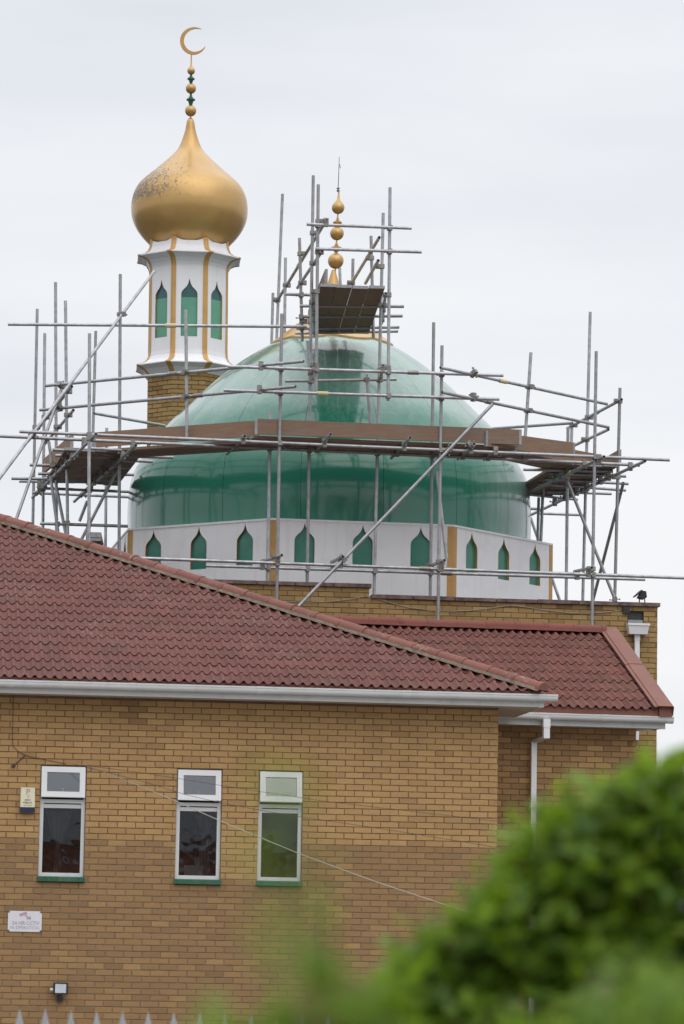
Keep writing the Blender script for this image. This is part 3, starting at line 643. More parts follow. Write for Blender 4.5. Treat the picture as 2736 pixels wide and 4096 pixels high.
drum = m.build('drum', 'white_panel', hall)
NICHE = [(.15, 0), (.15, .37), (.147, .41), (.132, .445), (.104, .478), (.066, .512), (.036, .55), (.017, .592), (.006, .63), (0, .665)]
def niche_poly(w, h, n=None):
    sx, sz = w / .15, h / .665; p = [(x * sx, z * sz) for x, z in NICHE]
    return p + [(-x, z) for x, z in reversed(p[:-1])]
def face_panel(outer, holes):
    polys = [[Vector((x, y, 0)) for x, y in outer]] + [[Vector((x, y, 0)) for x, y in h] for h in holes]
    tri = tessellate_polygon(polys); flat = [v for p in polys for v in p]; return [(v.x, v.y) for v in flat], [tuple(t) for t in tri]
def place(k, ap, centre):
    n = az(k); nv = Vector((math.sin(n), -math.cos(n), 0)); tv = Vector((math.cos(n), math.sin(n), 0))
    return lambda s, z, dp=0.0: (centre.x + nv.x * (ap - dp) + tv.x * s, centre.y + nv.y * (ap - dp) + tv.y * s, z)
for k in range(-4, 4):
    P = place(k, DAP, DL); hs = [[(x + c0, z + 8.03) for x, z in niche_poly(.15, .64)] for c0 in (-.87, 0, .87)]
    vs, fs = face_panel([(-DHS + .002, ZB), (DHS - .002, ZB), (DHS - .002, ZT0 - .03), (-DHS + .002, ZT0 - .03)], hs)
    pn = MB().add([P(s, z) for s, z in vs], fs).build('wall_panel', 'white_panel', drum)
    for h in hs:
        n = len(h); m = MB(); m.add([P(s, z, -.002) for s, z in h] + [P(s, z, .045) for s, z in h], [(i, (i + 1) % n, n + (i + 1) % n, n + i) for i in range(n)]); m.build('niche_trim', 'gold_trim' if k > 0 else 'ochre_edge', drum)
        m = MB(); v2, f2 = face_panel(h, []); m.add([P(s, z, .04) for s, z in v2], f2); m.build('niche', 'niche_green', drum)
    v = R(DN + 45 * (k + .5)) - A3
    m = MB(); wst = .088
    for kk, sg in ((k, 1), (k + 1, -1)):
        Q = place(kk, DAP + .006, DL); e0, e1 = sg * (DHS + .004), sg * (DHS - wst); m.add([Q(e0, ZB), Q(e1, ZB), Q(e1, ZT0 - .031), Q(e0, ZT0 - .031), Q(e1, ZB, .01), Q(e1, ZT0 - .031, .01)], [(0, 1, 2, 3), (1, 4, 5, 2)])
    m.build('corner_strip', 'gold_trim', drum)

# ---- dome
PROF = [(3.15, 8.55), (3.16, 8.854), (3.165, 9.15), (3.155, 9.423), (3.135, 9.606), (3.09, 9.788), (3.01, 9.947), (2.90, 10.11), (2.75, 10.33), (2.555, 10.579), (2.315, 10.814), (2.05, 11.077), (1.815, 11.295), (1.62, 11.455), (1.43, 11.60), (1.17, 11.772), (.86, 11.936), (.45, 12.09)]
def spline(pts, n=5):
    o = []
    for i in range(len(pts) - 1):
        p = [Vector(pts[max(0, min(len(pts) - 1, j))]) for j in (i - 1, i, i + 1, i + 2)]
        for q in range(n):
            t = q / n; o.append(tuple(0.5 * ((2 * p[1]) + (p[2] - p[0]) * t + (2 * p[0] - 5 * p[1] + 4 * p[2] - p[3]) * t * t + (-p[0] + 3 * p[1] - 3 * p[2] + p[3]) * t ** 3)))
    return o + [tuple(pts[-1])]
pr = spline(PROF, 4)
core = MB().lathe([(r - .012, z) for r, z in pr], 64)
dome = core.build('dome', 'sill_green', hall, smooth=True, loc=(DL.x, DL.y, 0)); tag(dome, 'glossy green ribbed dome with chalky right side')
NP = 16
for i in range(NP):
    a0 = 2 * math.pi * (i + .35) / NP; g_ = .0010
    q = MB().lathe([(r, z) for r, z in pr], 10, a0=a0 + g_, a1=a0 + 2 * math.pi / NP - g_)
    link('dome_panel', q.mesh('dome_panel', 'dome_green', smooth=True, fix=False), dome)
def dome_z(r):
    for (r1, z1), (r2, z2) in zip(pr, pr[1:]):
        if r2 <= r <= r1: return z1 + (z2 - z1) * (r1 - r) / max(1e-6, r1 - r2)
    return pr[-1][1]
# gilded cap with scalloped skirt
m = MB(); n = 96; rings = []
ks = [(.028, 13.12), (.055, 13.03), (.092, 12.9), (.14, 12.72), (.22, 12.54), (.34, 12.40), (.50, 12.28), (.65, 12.17), (.80, 12.045)]
for r_, z in ks: rings.append([(r_ * math.cos(2 * math.pi * i / n), r_ * math.sin(2 * math.pi * i / n), z) for i in range(n)])
for f_, up_ in ((.6, .045), (1.0, .028), (1.0, .004)):
    rg = []
    for i in range(n):
        a = 2 * math.pi * i / n; re = .80 + (.10 + .11 * abs(math.sin(a * 4 + .5))) * f_; rg.append((re * math.cos(a), re * math.sin(a), dome_z(re) + up_))
    rings.append(rg)
m.add([v for rg in rings for v in rg], [(j * n + i, j * n + (i + 1) % n, (j + 1) * n + (i + 1) % n, (j + 1) * n + i) for j in range(len(rings) - 1) for i in range(n)])
m.build('gilded_cap', 'gold', dome, smooth=R(50))
# ---- finials (turned profiles)
def sph(r, z, n=14, a0=-90, a1=90): return [(max(.004, r * math.cos(R(a0 + (a1 - a0) * i / n))), z + r * math.sin(R(a0 + (a1 - a0) * i / n))) for i in range(n + 1)]
def finial(parent, items, cx, sh, z0):
    rod = MB().lathe([(.011, items['rod'][0]), (.011, items['rod'][1])], 8, c=(cx, 0), shear=sh, z0=z0).build('finial', 'gold', parent, smooth=True)
    for nm, mat, pf in items['parts']: MB().lathe(pf, 24, c=(cx, 0), shear=sh, z0=z0).build(nm, mat, rod, smooth=R(45))
    return rod
def pear(r, z, top): return sph(r, z, 12, -90, 35) + [(r * .66, z + r * .78), (r * .38, z + r * 1.08), (r * .2, z + r * 1.4), (.016, top), (.012, top + .01)]
def disc(r, zt, zr, zb): return [(.012, zb), (r * .35, zb + .005), (r * .62, zr - .02), (r, zr - .008), (r, zr + .008), (r * .62, zr + .03), (r * .3, (zr + zt) / 2 + .01), (.02, zt)]
f1 = finial(hall, {'rod': (13.08, 14.40), 'parts': [('ball', 'gold', sph(.126, 13.266)), ('turned_disc', 'gold', disc(.085, 13.56, 13.475, 13.40)), ('ball', 'gold', sph(.11, 13.71)), ('turned_disc', 'gold', disc(.072, 13.96, 13.885, 13.81)),
     ('pear_ball', 'gold', pear(.102, 14.126, 14.33))]}, 0, .026, 13.266)
f1.location = HI @ Vector((-.168, 56.5, 0)); f1.rotation_euler = (0, 0, -A3)
MB().lathe([(.013, 14.38), (.013, 14.44), (.006, 14.46), (.004, 14.95)], 8, c=(0, 0), shear=.02, z0=13.6).build('lightning_rod', 'cable_dark', f1)
for z in (14.40, 14.44): MB().tube([(-.012, 0, z), (.05, 0, z)], .006, 6).build('rod_clip', 'cable_dark', f1)
MB().tube([(.034, 0, 14.83), (.042, 0, 14.80), (.05, 0, 14.76), (.034, 0, 14.785)], .005, 5).build('rod_tab', 'cable_dark', f1)

# ================================================================== minaret
MC = Vector((-2.640, 60.5, 0)); MN = 3.8; MSH = -.0107
mina = thing('minaret', 'white and gold lantern minaret with golden onion dome and crescent behind the green dome', 'minaret', MC)
def maz(k): return R(MN + 45 * k)
def mo(r, z, k): 
    a = maz(k + .5); return (r * math.sin(a) + MSH * (z - 11), -r * math.cos(a), z)
SB, ST = 7.0, 12.0
m = MB(); m.add([mo(.712, SB, k) for k in range(8)] + [mo(.702, ST, k) for k in range(8)], [(i, (i + 1) % 8, 8 + (i + 1) % 8, 8 + i) for i in range(8)])
shaft = m.build('shaft', 'mortar', mina); cnt = 0
ap = .722 * math.cos(R(22.5)); hs_ = .722 * math.sin(R(22.5))
for k in range(-4, 4):
    n = maz(k); nv = Vector((math.sin(n), -math.cos(n), 0)); tv = Vector((math.cos(n), math.sin(n), 0)); vis = k in (-2, -1, 0, 1)
    for c_ in range(int((ST - 10.4) / BC)):
        z = ST - BC * (c_ + .5); sh = MSH * (z - 11)
        segs = [(-hs_, -hs_ + .10), (-hs_ + .11, -hs_ + .325), (-hs_ + .335, hs_)] if c_ % 2 else [(-hs_, -hs_ + .215), (-hs_ + .225, -hs_ + .44), (-hs_ + .45, hs_)]
        for (s0, s1) in segs:
            if not vis: continue
            t = max(.05, min(.95, rng.gauss(.55, .14))); w_ = s1 - s0 - .001; key = ('m', round(w_, 2), int(t * 5))
            if key not in _bcache: _bcache[key] = brick_mesh('brick_yellow', w_, t, cnt, d=.03).mesh('brick', 'brick_yellow')
            o = link('brick', _bcache[key], shaft); q = nv * ap + tv * ((s0 + s1) / 2)
            o.matrix_basis = Matrix(((tv.x, -nv.x, 0, q.x + sh), (tv.y, -nv.y, 0, q.y), (0, 0, 1, z), (0, 0, 0, 1))); cnt += 1
# white lantern: lower cornice, body, upper cornice, crown band
LP = [(.705, 11.985), (.735, 12.02), (.79, 12.075), (.88, 12.12), (.905, 12.130), (.905, 12.146), (.79, 12.19), (.73, 12.24), (.70, 12.30), (.692, 12.38), (.690, 13.80), (.694, 13.83), (.71, 13.88), (.75, 13.945), (.83, 13.985), (.91, 14.002), (.91, 14.020), (.79, 14.055), (.735, 14.10), (.705, 14.165), (.69, 14.24)]
LP = [(r_ * 1.03, z) for r_, z in LP]
NI_B, NI_H = 12.60, .985
lowc = MB()
m = MB()
for k in range(8):
    for (r1, z1), (r2, z2) in zip(LP, LP[1:]):
        if abs(z1 - 12.38) < 1e-6: continue
        (lowc if z1 < 12.5 else m).add([mo(r1, z1, k - 1), mo(r1, z1, k), mo(r2, z2, k), mo(r2, z2, k - 1)], [(0, 1, 2, 3)])
    # scalloped crown edge
    A, B = Vector(mo(.7107, 14.24, k - 1)), Vector(mo(.7107, 14.24, k)); N = 10; vs = []
    for i in range(N + 1):
        q = A.lerp(B, i / N); t = i / N; vs += [tuple(q), (q.x, q.y, 14.285 - .075 * math.sin(math.pi * t) ** .8 + .018)]
    m.add(vs, [(2 * i, 2 * i + 2, 2 * i + 3, 2 * i + 1) for i in range(N)])
lan = m.build('lantern', 'white_lantern', mina); lowc.build('lower_cornice', 'white_lantern', mina)
lap = .7107 * math.cos(R(22.5)); lhs = .7107 * math.sin(R(22.5))
for k in range(-4, 4):
    n = maz(k); nv = Vector((math.sin(n), -math.cos(n), 0)); tv = Vector((math.cos(n), math.sin(n), 0))
    def P(s, z, dp=0.0): return (nv.x * (lap - dp) + tv.x * s + MSH * (z - 11), nv.y * (lap - dp) + tv.y * s, z)
    h = [(x, z + NI_B) for x, z in ([(.137, 0), (.137, .70), (.134, .735), (.12, .765), (.093, .80), (.055, .835), (.028, .88), (.012, .93), (0, .985)] + [(-.012, .93), (-.028, .88), (-.055, .835), (-.093, .80), (-.12, .765), (-.134, .735), (-.137, .70), (-.137, 0)])]
    vs, fs = face_panel([(-lhs, 12.38), (lhs, 12.38), (lhs, 13.80), (-lhs, 13.80)], [h])
    MB().add([P(s, z) for s, z in vs], fs).build('lantern_face', 'white_lantern', lan)
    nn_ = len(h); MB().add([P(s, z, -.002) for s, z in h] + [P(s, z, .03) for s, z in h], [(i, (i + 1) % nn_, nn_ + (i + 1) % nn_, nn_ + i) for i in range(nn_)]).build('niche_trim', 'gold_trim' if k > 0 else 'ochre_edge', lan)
    zs = 13.265; lo = [q for q in h if q[1] <= zs]; lo = [(-.137, NI_B), (.137, NI_B), (.137, zs), (-.137, zs)]; hi = [(.137, zs)] + [q for q in h if q[1] > zs] + [(-.137, zs)]
    for pol, mt in ((lo, 'niche_light'), (hi, 'niche_teal')):
        v2, f2 = face_panel(pol, []); MB().add([P(s, z, .026) for s, z in v2], f2).build('niche_panel', mt, lan)
# gold ribs up every corner of the lantern
for k in range(8):
    m = MB(); wr_ = .048; vs = []; pp = LP + [(.712, 14.30)]
    for r_, z in pp:
        for side in (-1, 0, 1):
            a = maz(k + .5); v = Vector((math.sin(a), -math.cos(a), 0)); nb = maz(k + .5 + side * .5); t = Vector((math.cos(nb), math.sin(nb), 0)) * side
            q = v * (r_ + .006) + t * wr_ + Vector((math.sin(nb), -math.cos(nb), 0)) * (.002 if side else 0); vs.append((q.x + MSH * (z - 11), q.y, z))
    m.add(vs, [(3 * j + s, 3 * j + s + 1, 3 * j + 4 + s, 3 * j + 3 + s) for j in range(len(pp) - 1) for s in (0, 1)]); m.build('corner_rib', 'gold_trim', lan)
# onion dome
ON = [(.60, 14.20), (.69, 14.298), (.785, 14.402), (.868, 14.514), (.925, 14.622), (.963, 14.735), (.978, 14.86), (.972, 14.994), (.938, 15.15), (.858, 15.302), (.75, 15.414), (.572, 15.57), (.43, 15.701), (.253, 15.879), (.172, 16.013), (.095, 16.244), (.06, 16.431), (.02, 16.49)]
MB().lathe(spline([(r_ * 1.012, z) for r_, z in ON], 4), 64, shear=MSH, z0=11).build('onion_dome', 'gold_worn', mina, smooth=True)
f2 = finial(mina, {'rod': (16.42, 17.62), 'parts': [('ball', 'gold', sph(.098, 16.609)), ('turned_disc', 'sill_green', disc(.076, 16.905, 16.80, 16.70)), ('ball', 'gold', sph(.09, 16.997)), ('turned_disc', 'sill_green', disc(.064, 17.245, 17.163, 17.085)), ('pear_ball', 'gold', pear(.067, 17.305, 17.43))]}, 0, MSH, 11)
m = MB(); n = 48; cz, Rr = 17.828, .242; vs = []; cxx = .045 + MSH * 6.8
for i in range(n + 1):
    t = i / n; a = R(60 + 275 * t); th = .066 * math.sin(math.pi * t) ** .75 + .002; ro = Rr - .03 * max(0, t - .75) * 4 * .9
    for rr in (ro, ro - th):
        for y in (-.012, .012): vs.append((cxx + rr * math.cos(a), y, cz + rr * math.sin(a)))
fs = []
for i in range(n):
    b_ = 4 * i
    for p, q in ((0, 1), (1, 3), (3, 2), (2, 0)): fs.append((b_ + p, b_ + q, b_ + 4 + q, b_ + 4 + p))
m.add(vs, fs).build('crescent', 'gold_trim', f2, smooth=R(40))

# ================================================================== scaffold
SO = Vector((-.2, 56.5, 7.1)); FA = R(9)
scaf = thing('scaffolding', 'grey tube scaffolding with timber boards wrapped around the green dome', 'scaffolding', SO)
fa, fb = Vector((math.cos(FA), math.sin(FA), 0)), Vector((-math.sin(FA), math.cos(FA), 0))
def F(a, b, z): return fa * a + fb * b + Vector((0, 0, z - 7.1))
TUBES = [
  ('standard', (-3.641, 50.943, 11.066), (-3.564, 50.955, 7.643)),
  ('standard', (-0.917, 51.456, 11.492), (-0.908, 51.457, 6.777)),
  ('standard', (1.407, 51.824, 11.133), (1.404, 51.823, 6.706)),
  ('standard', (3.668, 52.182, 11.149), (3.637, 52.177, 6.776)),
  ('standard', (-1.071, 52.231, 10.184), (-1.055, 52.234, 7.352)),
  ('standard', (-0.509, 52.32, 13.72), (-0.487, 52.324, 7.371)),
  ('standard', (0.531, 52.485, 13.211), (0.485, 52.478, 7.403)),
  ('standard', (1.302, 52.607, 11.609), (1.308, 52.608, 7.357)),
  ('standard', (-0.426, 51.473, 13.402), (-0.403, 51.476, 10.349)),
  ('standard', (0.615, 51.638, 13.412), (0.635, 51.641, 10.284)),
  ('standard', (-0.715, 53.887, 13.098), (-0.644, 53.899, 11.518)),
  ('standard', (-1.056, 57.782, 14.608), (-1.106, 57.774, 12.152)),
  ('standard', (-0.965, 56.48, 13.3), (-0.957, 56.481, 12.04)),
  ('standard', (-1.201, 58.873, 13.176), (-1.207, 58.872, 12.265)),
  ('standard', (0.104, 56.194, 13.247), (0.104, 56.194, 12.787)),
  ('standard', (0.368, 54.16, 13.204), (0.431, 54.17, 11.642)),
  ('standard', (-0.106, 57.831, 13.417), (-0.087, 57.834, 13.051)),
  ('standard', (2.749, 52.82, 11.223), (2.657, 52.82, 9.581)),
  ('standard', (3.813, 55.654, 12.363), (3.735, 55.654, 7.697)),
  ('standard', (4.161, 54.026, 10.91), (4.105, 54.026, 7.545)),
  ('standard', (3.392, 54.178, 10.321), (3.388, 54.178, 7.547)),
  ('standard', (3.599, 56.5, 10.745), (3.592, 56.5, 10.308)),
  ('standard', (3.126, 57.2, 9.636), (3.114, 57.2, 8.555)),
  ('standard', (3.137, 56.2, 9.645), (3.102, 56.2, 8.444)),
  ('standard', (-4.982, 57.741, 12.635), (-4.954, 57.741, 8.876)),
  ('standard', (-4.757, 56.638, 12.048), (-4.698, 56.638, 8.751)),
  ('standard', (-4.496, 55.25, 12.61), (-4.368, 55.25, 8.44)),
  ('standard', (-4.237, 54.012, 12.095), (-4.099, 54.012, 8.228)),
  ('standard', (-4.115, 59.0, 12.511), (-4.118, 59.0, 10.528)),
  ('standard', (-3.381, 53.416, 12.403), (-3.291, 53.416, 8.026)),
  ('standard', (-3.86, 58.5, 10.823), (-3.829, 58.5, 8.658)),
  ('standard', (-2.327, 52.042, 11.629), (-2.266, 52.042, 9.716)),
  ('guard_rail', (-0.297, 51.369, 12.86), (-1.123, 57.967, 12.86)),
  ('guard_rail', (-0.354, 51.417, 12.41), (-0.736, 54.293, 12.41)),
  ('guard_rail', (0.479, 52.569, 12.86), (0.079, 56.309, 12.86)),
  ('guard_rail', (0.465, 52.035, 12.41), (0.294, 53.83, 12.41)),
  ('guard_rail', (-0.581, 51.377, 12.794), (0.935, 51.617, 12.812)),
  ('guard_rail', (-0.448, 51.398, 12.441), (1.086, 51.641, 12.469)),
  ('transom', (-0.909, 53.806, 12.216), (-0.502, 53.87, 12.223)),
  ('transom', (-0.68, 52.949, 11.883), (0.864, 52.84, 11.883)),
  ('transom', (-0.688, 53.848, 11.883), (0.857, 53.632, 11.883)),
  ('transom', (-0.732, 54.869, 11.883), (0.825, 54.603, 11.883)),
  ('transom', (-0.767, 55.294, 11.883), (0.812, 54.957, 11.883)),
  ('ledger', (-0.477, 51.392, 11.828), (-0.472, 55.219, 11.828)),
  ('ledger', (0.576, 51.527, 11.828), (0.55, 53.952, 11.828)),
  ('ledger', (-0.861, 52.204, 10.633), (0.764, 52.461, 10.73)),
  ('transom', (-0.435, 51.35, 10.753), (-0.482, 52.406, 10.773)),
  ('transom', (0.553, 51.506, 10.768), (0.528, 52.565, 10.731)),
  ('brace', (0.332, 52.332, 10.697), (0.408, 52.445, 9.896)),
  ('brace', (-0.548, 52.243, 11.241), (-0.495, 52.252, 10.773)),
  ('guard_rail', (1.373, 51.206, 10.707), (3.984, 54.31, 10.707)),
  ('guard_rail', (1.4, 51.218, 10.351), (4.013, 54.309, 10.351)),
  ('guard_rail', (-1.667, 51.215, 10.669), (2.3, 51.844, 10.712)),
  ('guard_rail', (-1.72, 51.207, 10.323), (2.246, 51.835, 10.361)),
  ('guard_rail', (-4.457, 53.495, 10.707), (-0.581, 50.871, 10.707)),
  ('guard_rail', (-4.539, 53.571, 10.351), (-0.689, 50.929, 10.351)),
  ('guard_rail', (3.552, 56.864, 10.707), (4.171, 53.849, 10.707)),
  ('guard_rail', (3.551, 56.614, 10.351), (4.027, 54.539, 10.351)),
  ('guard_rail', (2.293, 57.095, 10.707), (3.594, 56.298, 10.707)),
  ('guard_rail', (3.176, 56.466, 10.351), (3.562, 56.115, 10.351)),
  ('guard_rail', (-4.07, 53.523, 10.707), (-5.214, 59.369, 10.707)),
  ('guard_rail', (-4.039, 53.538, 10.351), (-4.845, 57.622, 10.351)),
  ('guard_rail', (-3.91, 56.151, 10.707), (-2.854, 57.353, 10.707)),
  ('ledger', (-5.071, 53.75, 11.673), (-0.59, 53.75, 11.715)),
  ('brace', (-2.91, 54.1, 12.589), (-4.91, 50.8, 8.857)),
  ('brace', (-4.199, 53.4, 10.689), (-4.751, 52.4, 8.529)),
  ('ledger', (-4.587, 50.814, 9.618), (4.757, 52.294, 9.582)),
  ('ledger', (-5.039, 51.542, 9.656), (4.385, 53.035, 9.601)),
  ('ledger', (2.93, 55.896, 9.554), (3.772, 51.877, 9.554)),
  ('ledger', (3.082, 58.81, 9.554), (4.396, 52.243, 9.554)),
  ('ledger', (-3.482, 50.51, 9.554), (-4.967, 57.672, 9.554)),
  ('ledger', (-2.979, 51.562, 9.554), (-4.327, 58.089, 9.554)),
  ('transom', (-0.179, 50.828, 9.659), (-0.403, 52.491, 9.659)),
  ('transom', (0.949, 51.036, 9.659), (0.715, 53.141, 9.659)),
  ('transom', (-1.406, 51.172, 9.659), (-1.712, 52.994, 9.659)),
  ('transom', (1.878, 51.52, 9.659), (1.702, 53.123, 9.659)),
  ('transom', (2.203, 51.886, 9.659), (2.087, 53.128, 9.659)),
  ('transom', (-4.281, 52.893, 9.659), (-3.931, 52.955, 9.659)),
  ('transom', (-4.283, 53.501, 9.659), (-3.363, 53.573, 9.659)),
  ('transom', (-4.758, 54.596, 9.659), (-3.223, 54.679, 9.659)),
  ('transom', (-4.708, 55.579, 9.659), (-3.223, 55.501, 9.659)),
  ('transom', (-5.176, 56.192, 9.659), (-3.478, 56.175, 9.659)),
  ('transom', (-5.082, 56.504, 9.659), (-4.005, 56.451, 9.659)),
  ('transom', (-3.7, 52.691, 9.659), (-3.219, 52.814, 9.659)),
  ('transom', (-3.43, 53.448, 9.659), (-2.528, 53.495, 9.659)),
  ('transom', (-3.343, 53.868, 9.659), (-2.858, 53.997, 9.659)),
  ('transom', (2.721, 54.138, 9.659), (4.077, 54.186, 9.659)),
  ('transom', (3.146, 54.503, 9.659), (4.314, 54.691, 9.659)),
  ('transom', (3.109, 55.193, 9.659), (4.417, 55.544, 9.659)),
  ('transom', (3.024, 55.729, 9.659), (4.436, 56.315, 9.659)),
  ('transom', (3.232, 56.628, 9.659), (4.251, 56.765, 9.659)),
  ('transom', (2.97, 57.031, 9.659), (3.762, 57.545, 9.659)),
  ('ledger', (-4.794, 56.482, 9.554), (-3.195, 56.782, 9.554)),
  ('ledger', (-4.918, 57.076, 9.554), (-3.23, 57.435, 9.554)),
  ('ledger', (-4.544, 54.2, 8.719), (-3.218, 54.2, 8.7)),
  ('ledger', (3.185, 58.6, 9.558), (3.951, 58.6, 9.543)),
  ('ledger', (2.889, 58.0, 9.56), (3.2, 58.0, 9.553)),
  ('ledger', (-2.923, 51.077, 7.874), (5.106, 52.349, 7.862)),
  ('ledger', (-1.95, 52.031, 7.886), (4.476, 53.049, 7.907)),
  ('transom', (-0.845, 51.184, 7.962), (-1.193, 52.344, 7.984)),
  ('transom', (0.022, 51.321, 7.971), (-0.14, 52.51, 8.021)),
  ('transom', (1.478, 51.552, 7.972), (1.287, 52.736, 8.009)),
  ('transom', (3.61, 51.889, 7.939), (3.439, 53.077, 8.01)),
  ('brace', (2.151, 51.78, 10.282), (-0.616, 51.341, 7.229)),
  ('brace', (3.388, 54.0, 9.455), (4.124, 54.0, 7.663)),
  ('brace', (4.238, 54.2, 9.496), (3.892, 55.6, 7.849)),
  ('brace', (3.061, 58.4, 9.462), (3.554, 58.4, 8.104)),
  ('brace', (1.363, 52.191, 9.343), (1.53, 52.218, 8.069)),
  ('brace', (-4.386, 54.0, 9.409), (-4.245, 54.0, 8.507)),
  ('brace', (-4.392, 55.0, 9.451), (-4.209, 55.0, 8.645)),
  ('brace', (-4.48, 54.6, 10.029), (-4.403, 54.6, 9.589)),
  ('brace', (-3.366, 54.2, 9.621), (-3.927, 54.2, 8.46)),
  ('brace', (-3.898, 55.0, 9.174), (-4.009, 55.0, 8.86)),
]
def scaffold_tube(L, seed):
    m = MB(); n = 12; ro, ri, dp = .0242, .0195, min(.09, L / 4); vs = []
    for z, rr in ((dp, ri), (0, ri), (0, ro), (L, ro), (L, ri), (L - dp, ri)):
        vs += [(rr * math.cos(2 * math.pi * i / n), rr * math.sin(2 * math.pi * i / n), z) for i in range(n)]
    fs = [(j * n + i, j * n + (i + 1) % n, (j + 1) * n + (i + 1) % n, (j + 1) * n + i) for j in range(5) for i in range(n)] + [tuple(range(n)), tuple(range(5 * n, 6 * n))]
    return m.add(vs, fs).mesh('tube', 'galvanised', smooth=R(40))
segs = []
for i, (kind, p, q) in enumerate(TUBES):
    p, q = Vector(p) - SO, Vector(q) - SO; d = q - p; L = d.length
    o = link(kind, scaffold_tube(L, i), scaf); o.rotation_mode = 'QUATERNION'; o.location = p; o.rotation_quaternion = d.to_track_quat('Z', 'X'); segs.append((p, q, kind))
# couplers where tubes cross
cm = MB(); cm.box((-.036, -.036, -.03), (.036, .036, .03)); cm.box((-.03, .03, -.034), (.03, .088, .034)); cm.tube([(-.036, .02, .012), (-.075, .03, .012)], .008, 6); cm.tube([(.034, .06, 0), (.07, .065, .0)], .008, 6); cm.box((-.085, .018, .002), (-.066, .042, .022)); cm.box((.06, .052, -.012), (.078, .078, .012))
cmesh = cm.mesh('coupler', 'coupler', smooth=R(30)); done = []
for i in range(len(segs)):
    for j in range(i + 1, len(segs)):
        p1, q1, _ = segs[i]; p2, q2, _ = segs[j]; d1, d2 = q1 - p1, q2 - p2; w0 = p1 - p2
        a, b, c, d, e = d1.dot(d1), d1.dot(d2), d2.dot(d2), d1.dot(w0), d2.dot(w0); den = a * c - b * b
        if den < 1e-3 * a * c: continue
        s, t = (b * e - c * d) / den, (a * e - b * d) / den
        if not (0 <= s <= 1 and 0 <= t <= 1): continue
        c1, c2 = p1 + d1 * s, p2 + d2 * t; gap = c2 - c1
        if gap.length > .21 or any((c1 - x).length < .06 for x in done): continue
        z = d1.normalized(); y = gap - z * gap.dot(z)
        if y.length < 1e-3: y = z.orthogonal()
        y.normalize(); x = y.cross(z); o = link('coupler', cmesh, scaf)
        o.matrix_basis = Matrix(((x.x, y.x, z.x, c1.x), (x.y, y.y, z.y, c1.y), (x.z, y.z, z.z, c1.z), (0, 0, 0, 1))); done.append(c1)
# sleeves that join long tubes
sl = MB().tube([(0, 0, 0), (0, 0, .16)], .033, 10).mesh('sleeve', 'yellow_band', smooth=R(40)); sl2_ = MB().tube([(0, 0, 0), (0, 0, .16)], .033, 10).mesh('sleeve', 'coupler', smooth=R(40))
def sleeve(idx, t, me):
    p, q, _ = segs[idx]; d = (q - p); o = link('sleeve', me, scaf); o.rotation_mode = 'QUATERNION'; o.location = p + d * t; o.rotation_quaternion = d.to_track_quat('Z', 'X')
lg = [i for i, s in enumerate(segs) if s[2] in ('ledger', 'guard_rail') and (s[1] - s[0]).length > 3.0]
for n_, i in enumerate(lg): sleeve(i, rng.uniform(.25, .75), sl if n_ % 3 == 0 else sl2_)
# boards
def board(p, q, wdir, w=.225, t=.038, name='board', tone=None):
    """plank from p to q; wdir is its width direction, thickness is up or outwards"""
    p, q, wd = Vector(p), Vector(q), Vector(wdir).normalized(); d = q - p; L = d.length; d.normalize(); td = d.cross(wd)
    tn = rng.random() if tone is None else tone; m = MB(); sag = rng.uniform(-.006, .006)
    m.box((0, 0, 0), (L, w, t), tn); m.box((-.002, -.0015, -.002), (.035, w + .0015, t + .002), tn, 1); m.box((L - .035, -.0015, -.002), (L + .002, w + .0015, t + .002), tn, 1)
    o = m.build(name, ['board', 'hoop_iron'], scaf); o.matrix_basis = Matrix(((d.x, wd.x, td.x, p.x), (d.y, wd.y, td.y, p.y), (d.z, wd.z, td.z, p.z + sag), (0, 0, 0, 1))); return o
ZB1 = 9.686
def deck(p0, p1, n, inward, z=ZB1, tone=None):
    p0, p1, iw = Vector(p0), Vector(p1), Vector(inward)
    for i in range(n):
        sh = iw * (i * .232); j = rng.uniform(-.12, .12); d = (p1 - p0).normalized() * j
        a, b = p0 + sh + d, p1 + sh + d; board(F(a.x, a.y, z), F(b.x, b.y, z), fa * iw.x + fb * iw.y)
deck((-1.95, -4.74), (1.95, -4.74), 5, (0, 1))
ld = Vector((-2.1, 1.82)).normalized(); deck((-1.75, -4.62), (-4.05, -2.85), 3, Vector((.61, .79)))
deck((2.15, -4.35), (3.8, -2.75), 3, Vector((-.69, .72)), z=ZB1)
deck((-4.42, -2.95), (-4.42, .75), 5, (1, 0), z=ZB1 + .002); deck((3.86, -3.3), (3.86, .2), 4, (-1, 0), z=ZB1 + .002)
def toe(p, q, z0=9.727, h=.222, tone=None):
    board(F(p[0], p[1], z0), F(q[0], q[1], z0), (0, 0, 1), w=h, name='toe_board', tone=tone)
toe((-1.85, -4.82), (2.05, -4.82), tone=.35); toe((-1.80, -4.74), (-3.98, -2.90), tone=.95); toe((2.3, -3.80), (3.70, -2.68), tone=.75); toe((-4.30, -2.6), (-4.50, .3), tone=.9); toe((3.88, -3.25), (3.88, -.6), tone=.6); toe((1.5, -4.86), (3.0, -4.05), z0=9.68, tone=.5)
# top platform round the finial
ZT1 = 11.93
for i in range(4): a = -.965 + i * .236; board(F(a, -5.02 + rng.uniform(-.03, .03), ZT1), F(a + .40, -1.25, ZT1), (fa - fb * .106), tone=.1 + .12 * i)
board(F(-.86, -4.75, ZT1 + .045), F(-.60, -1.4, ZT1 + .045), (0, 0, 1), name='toe_board', tone=.8)
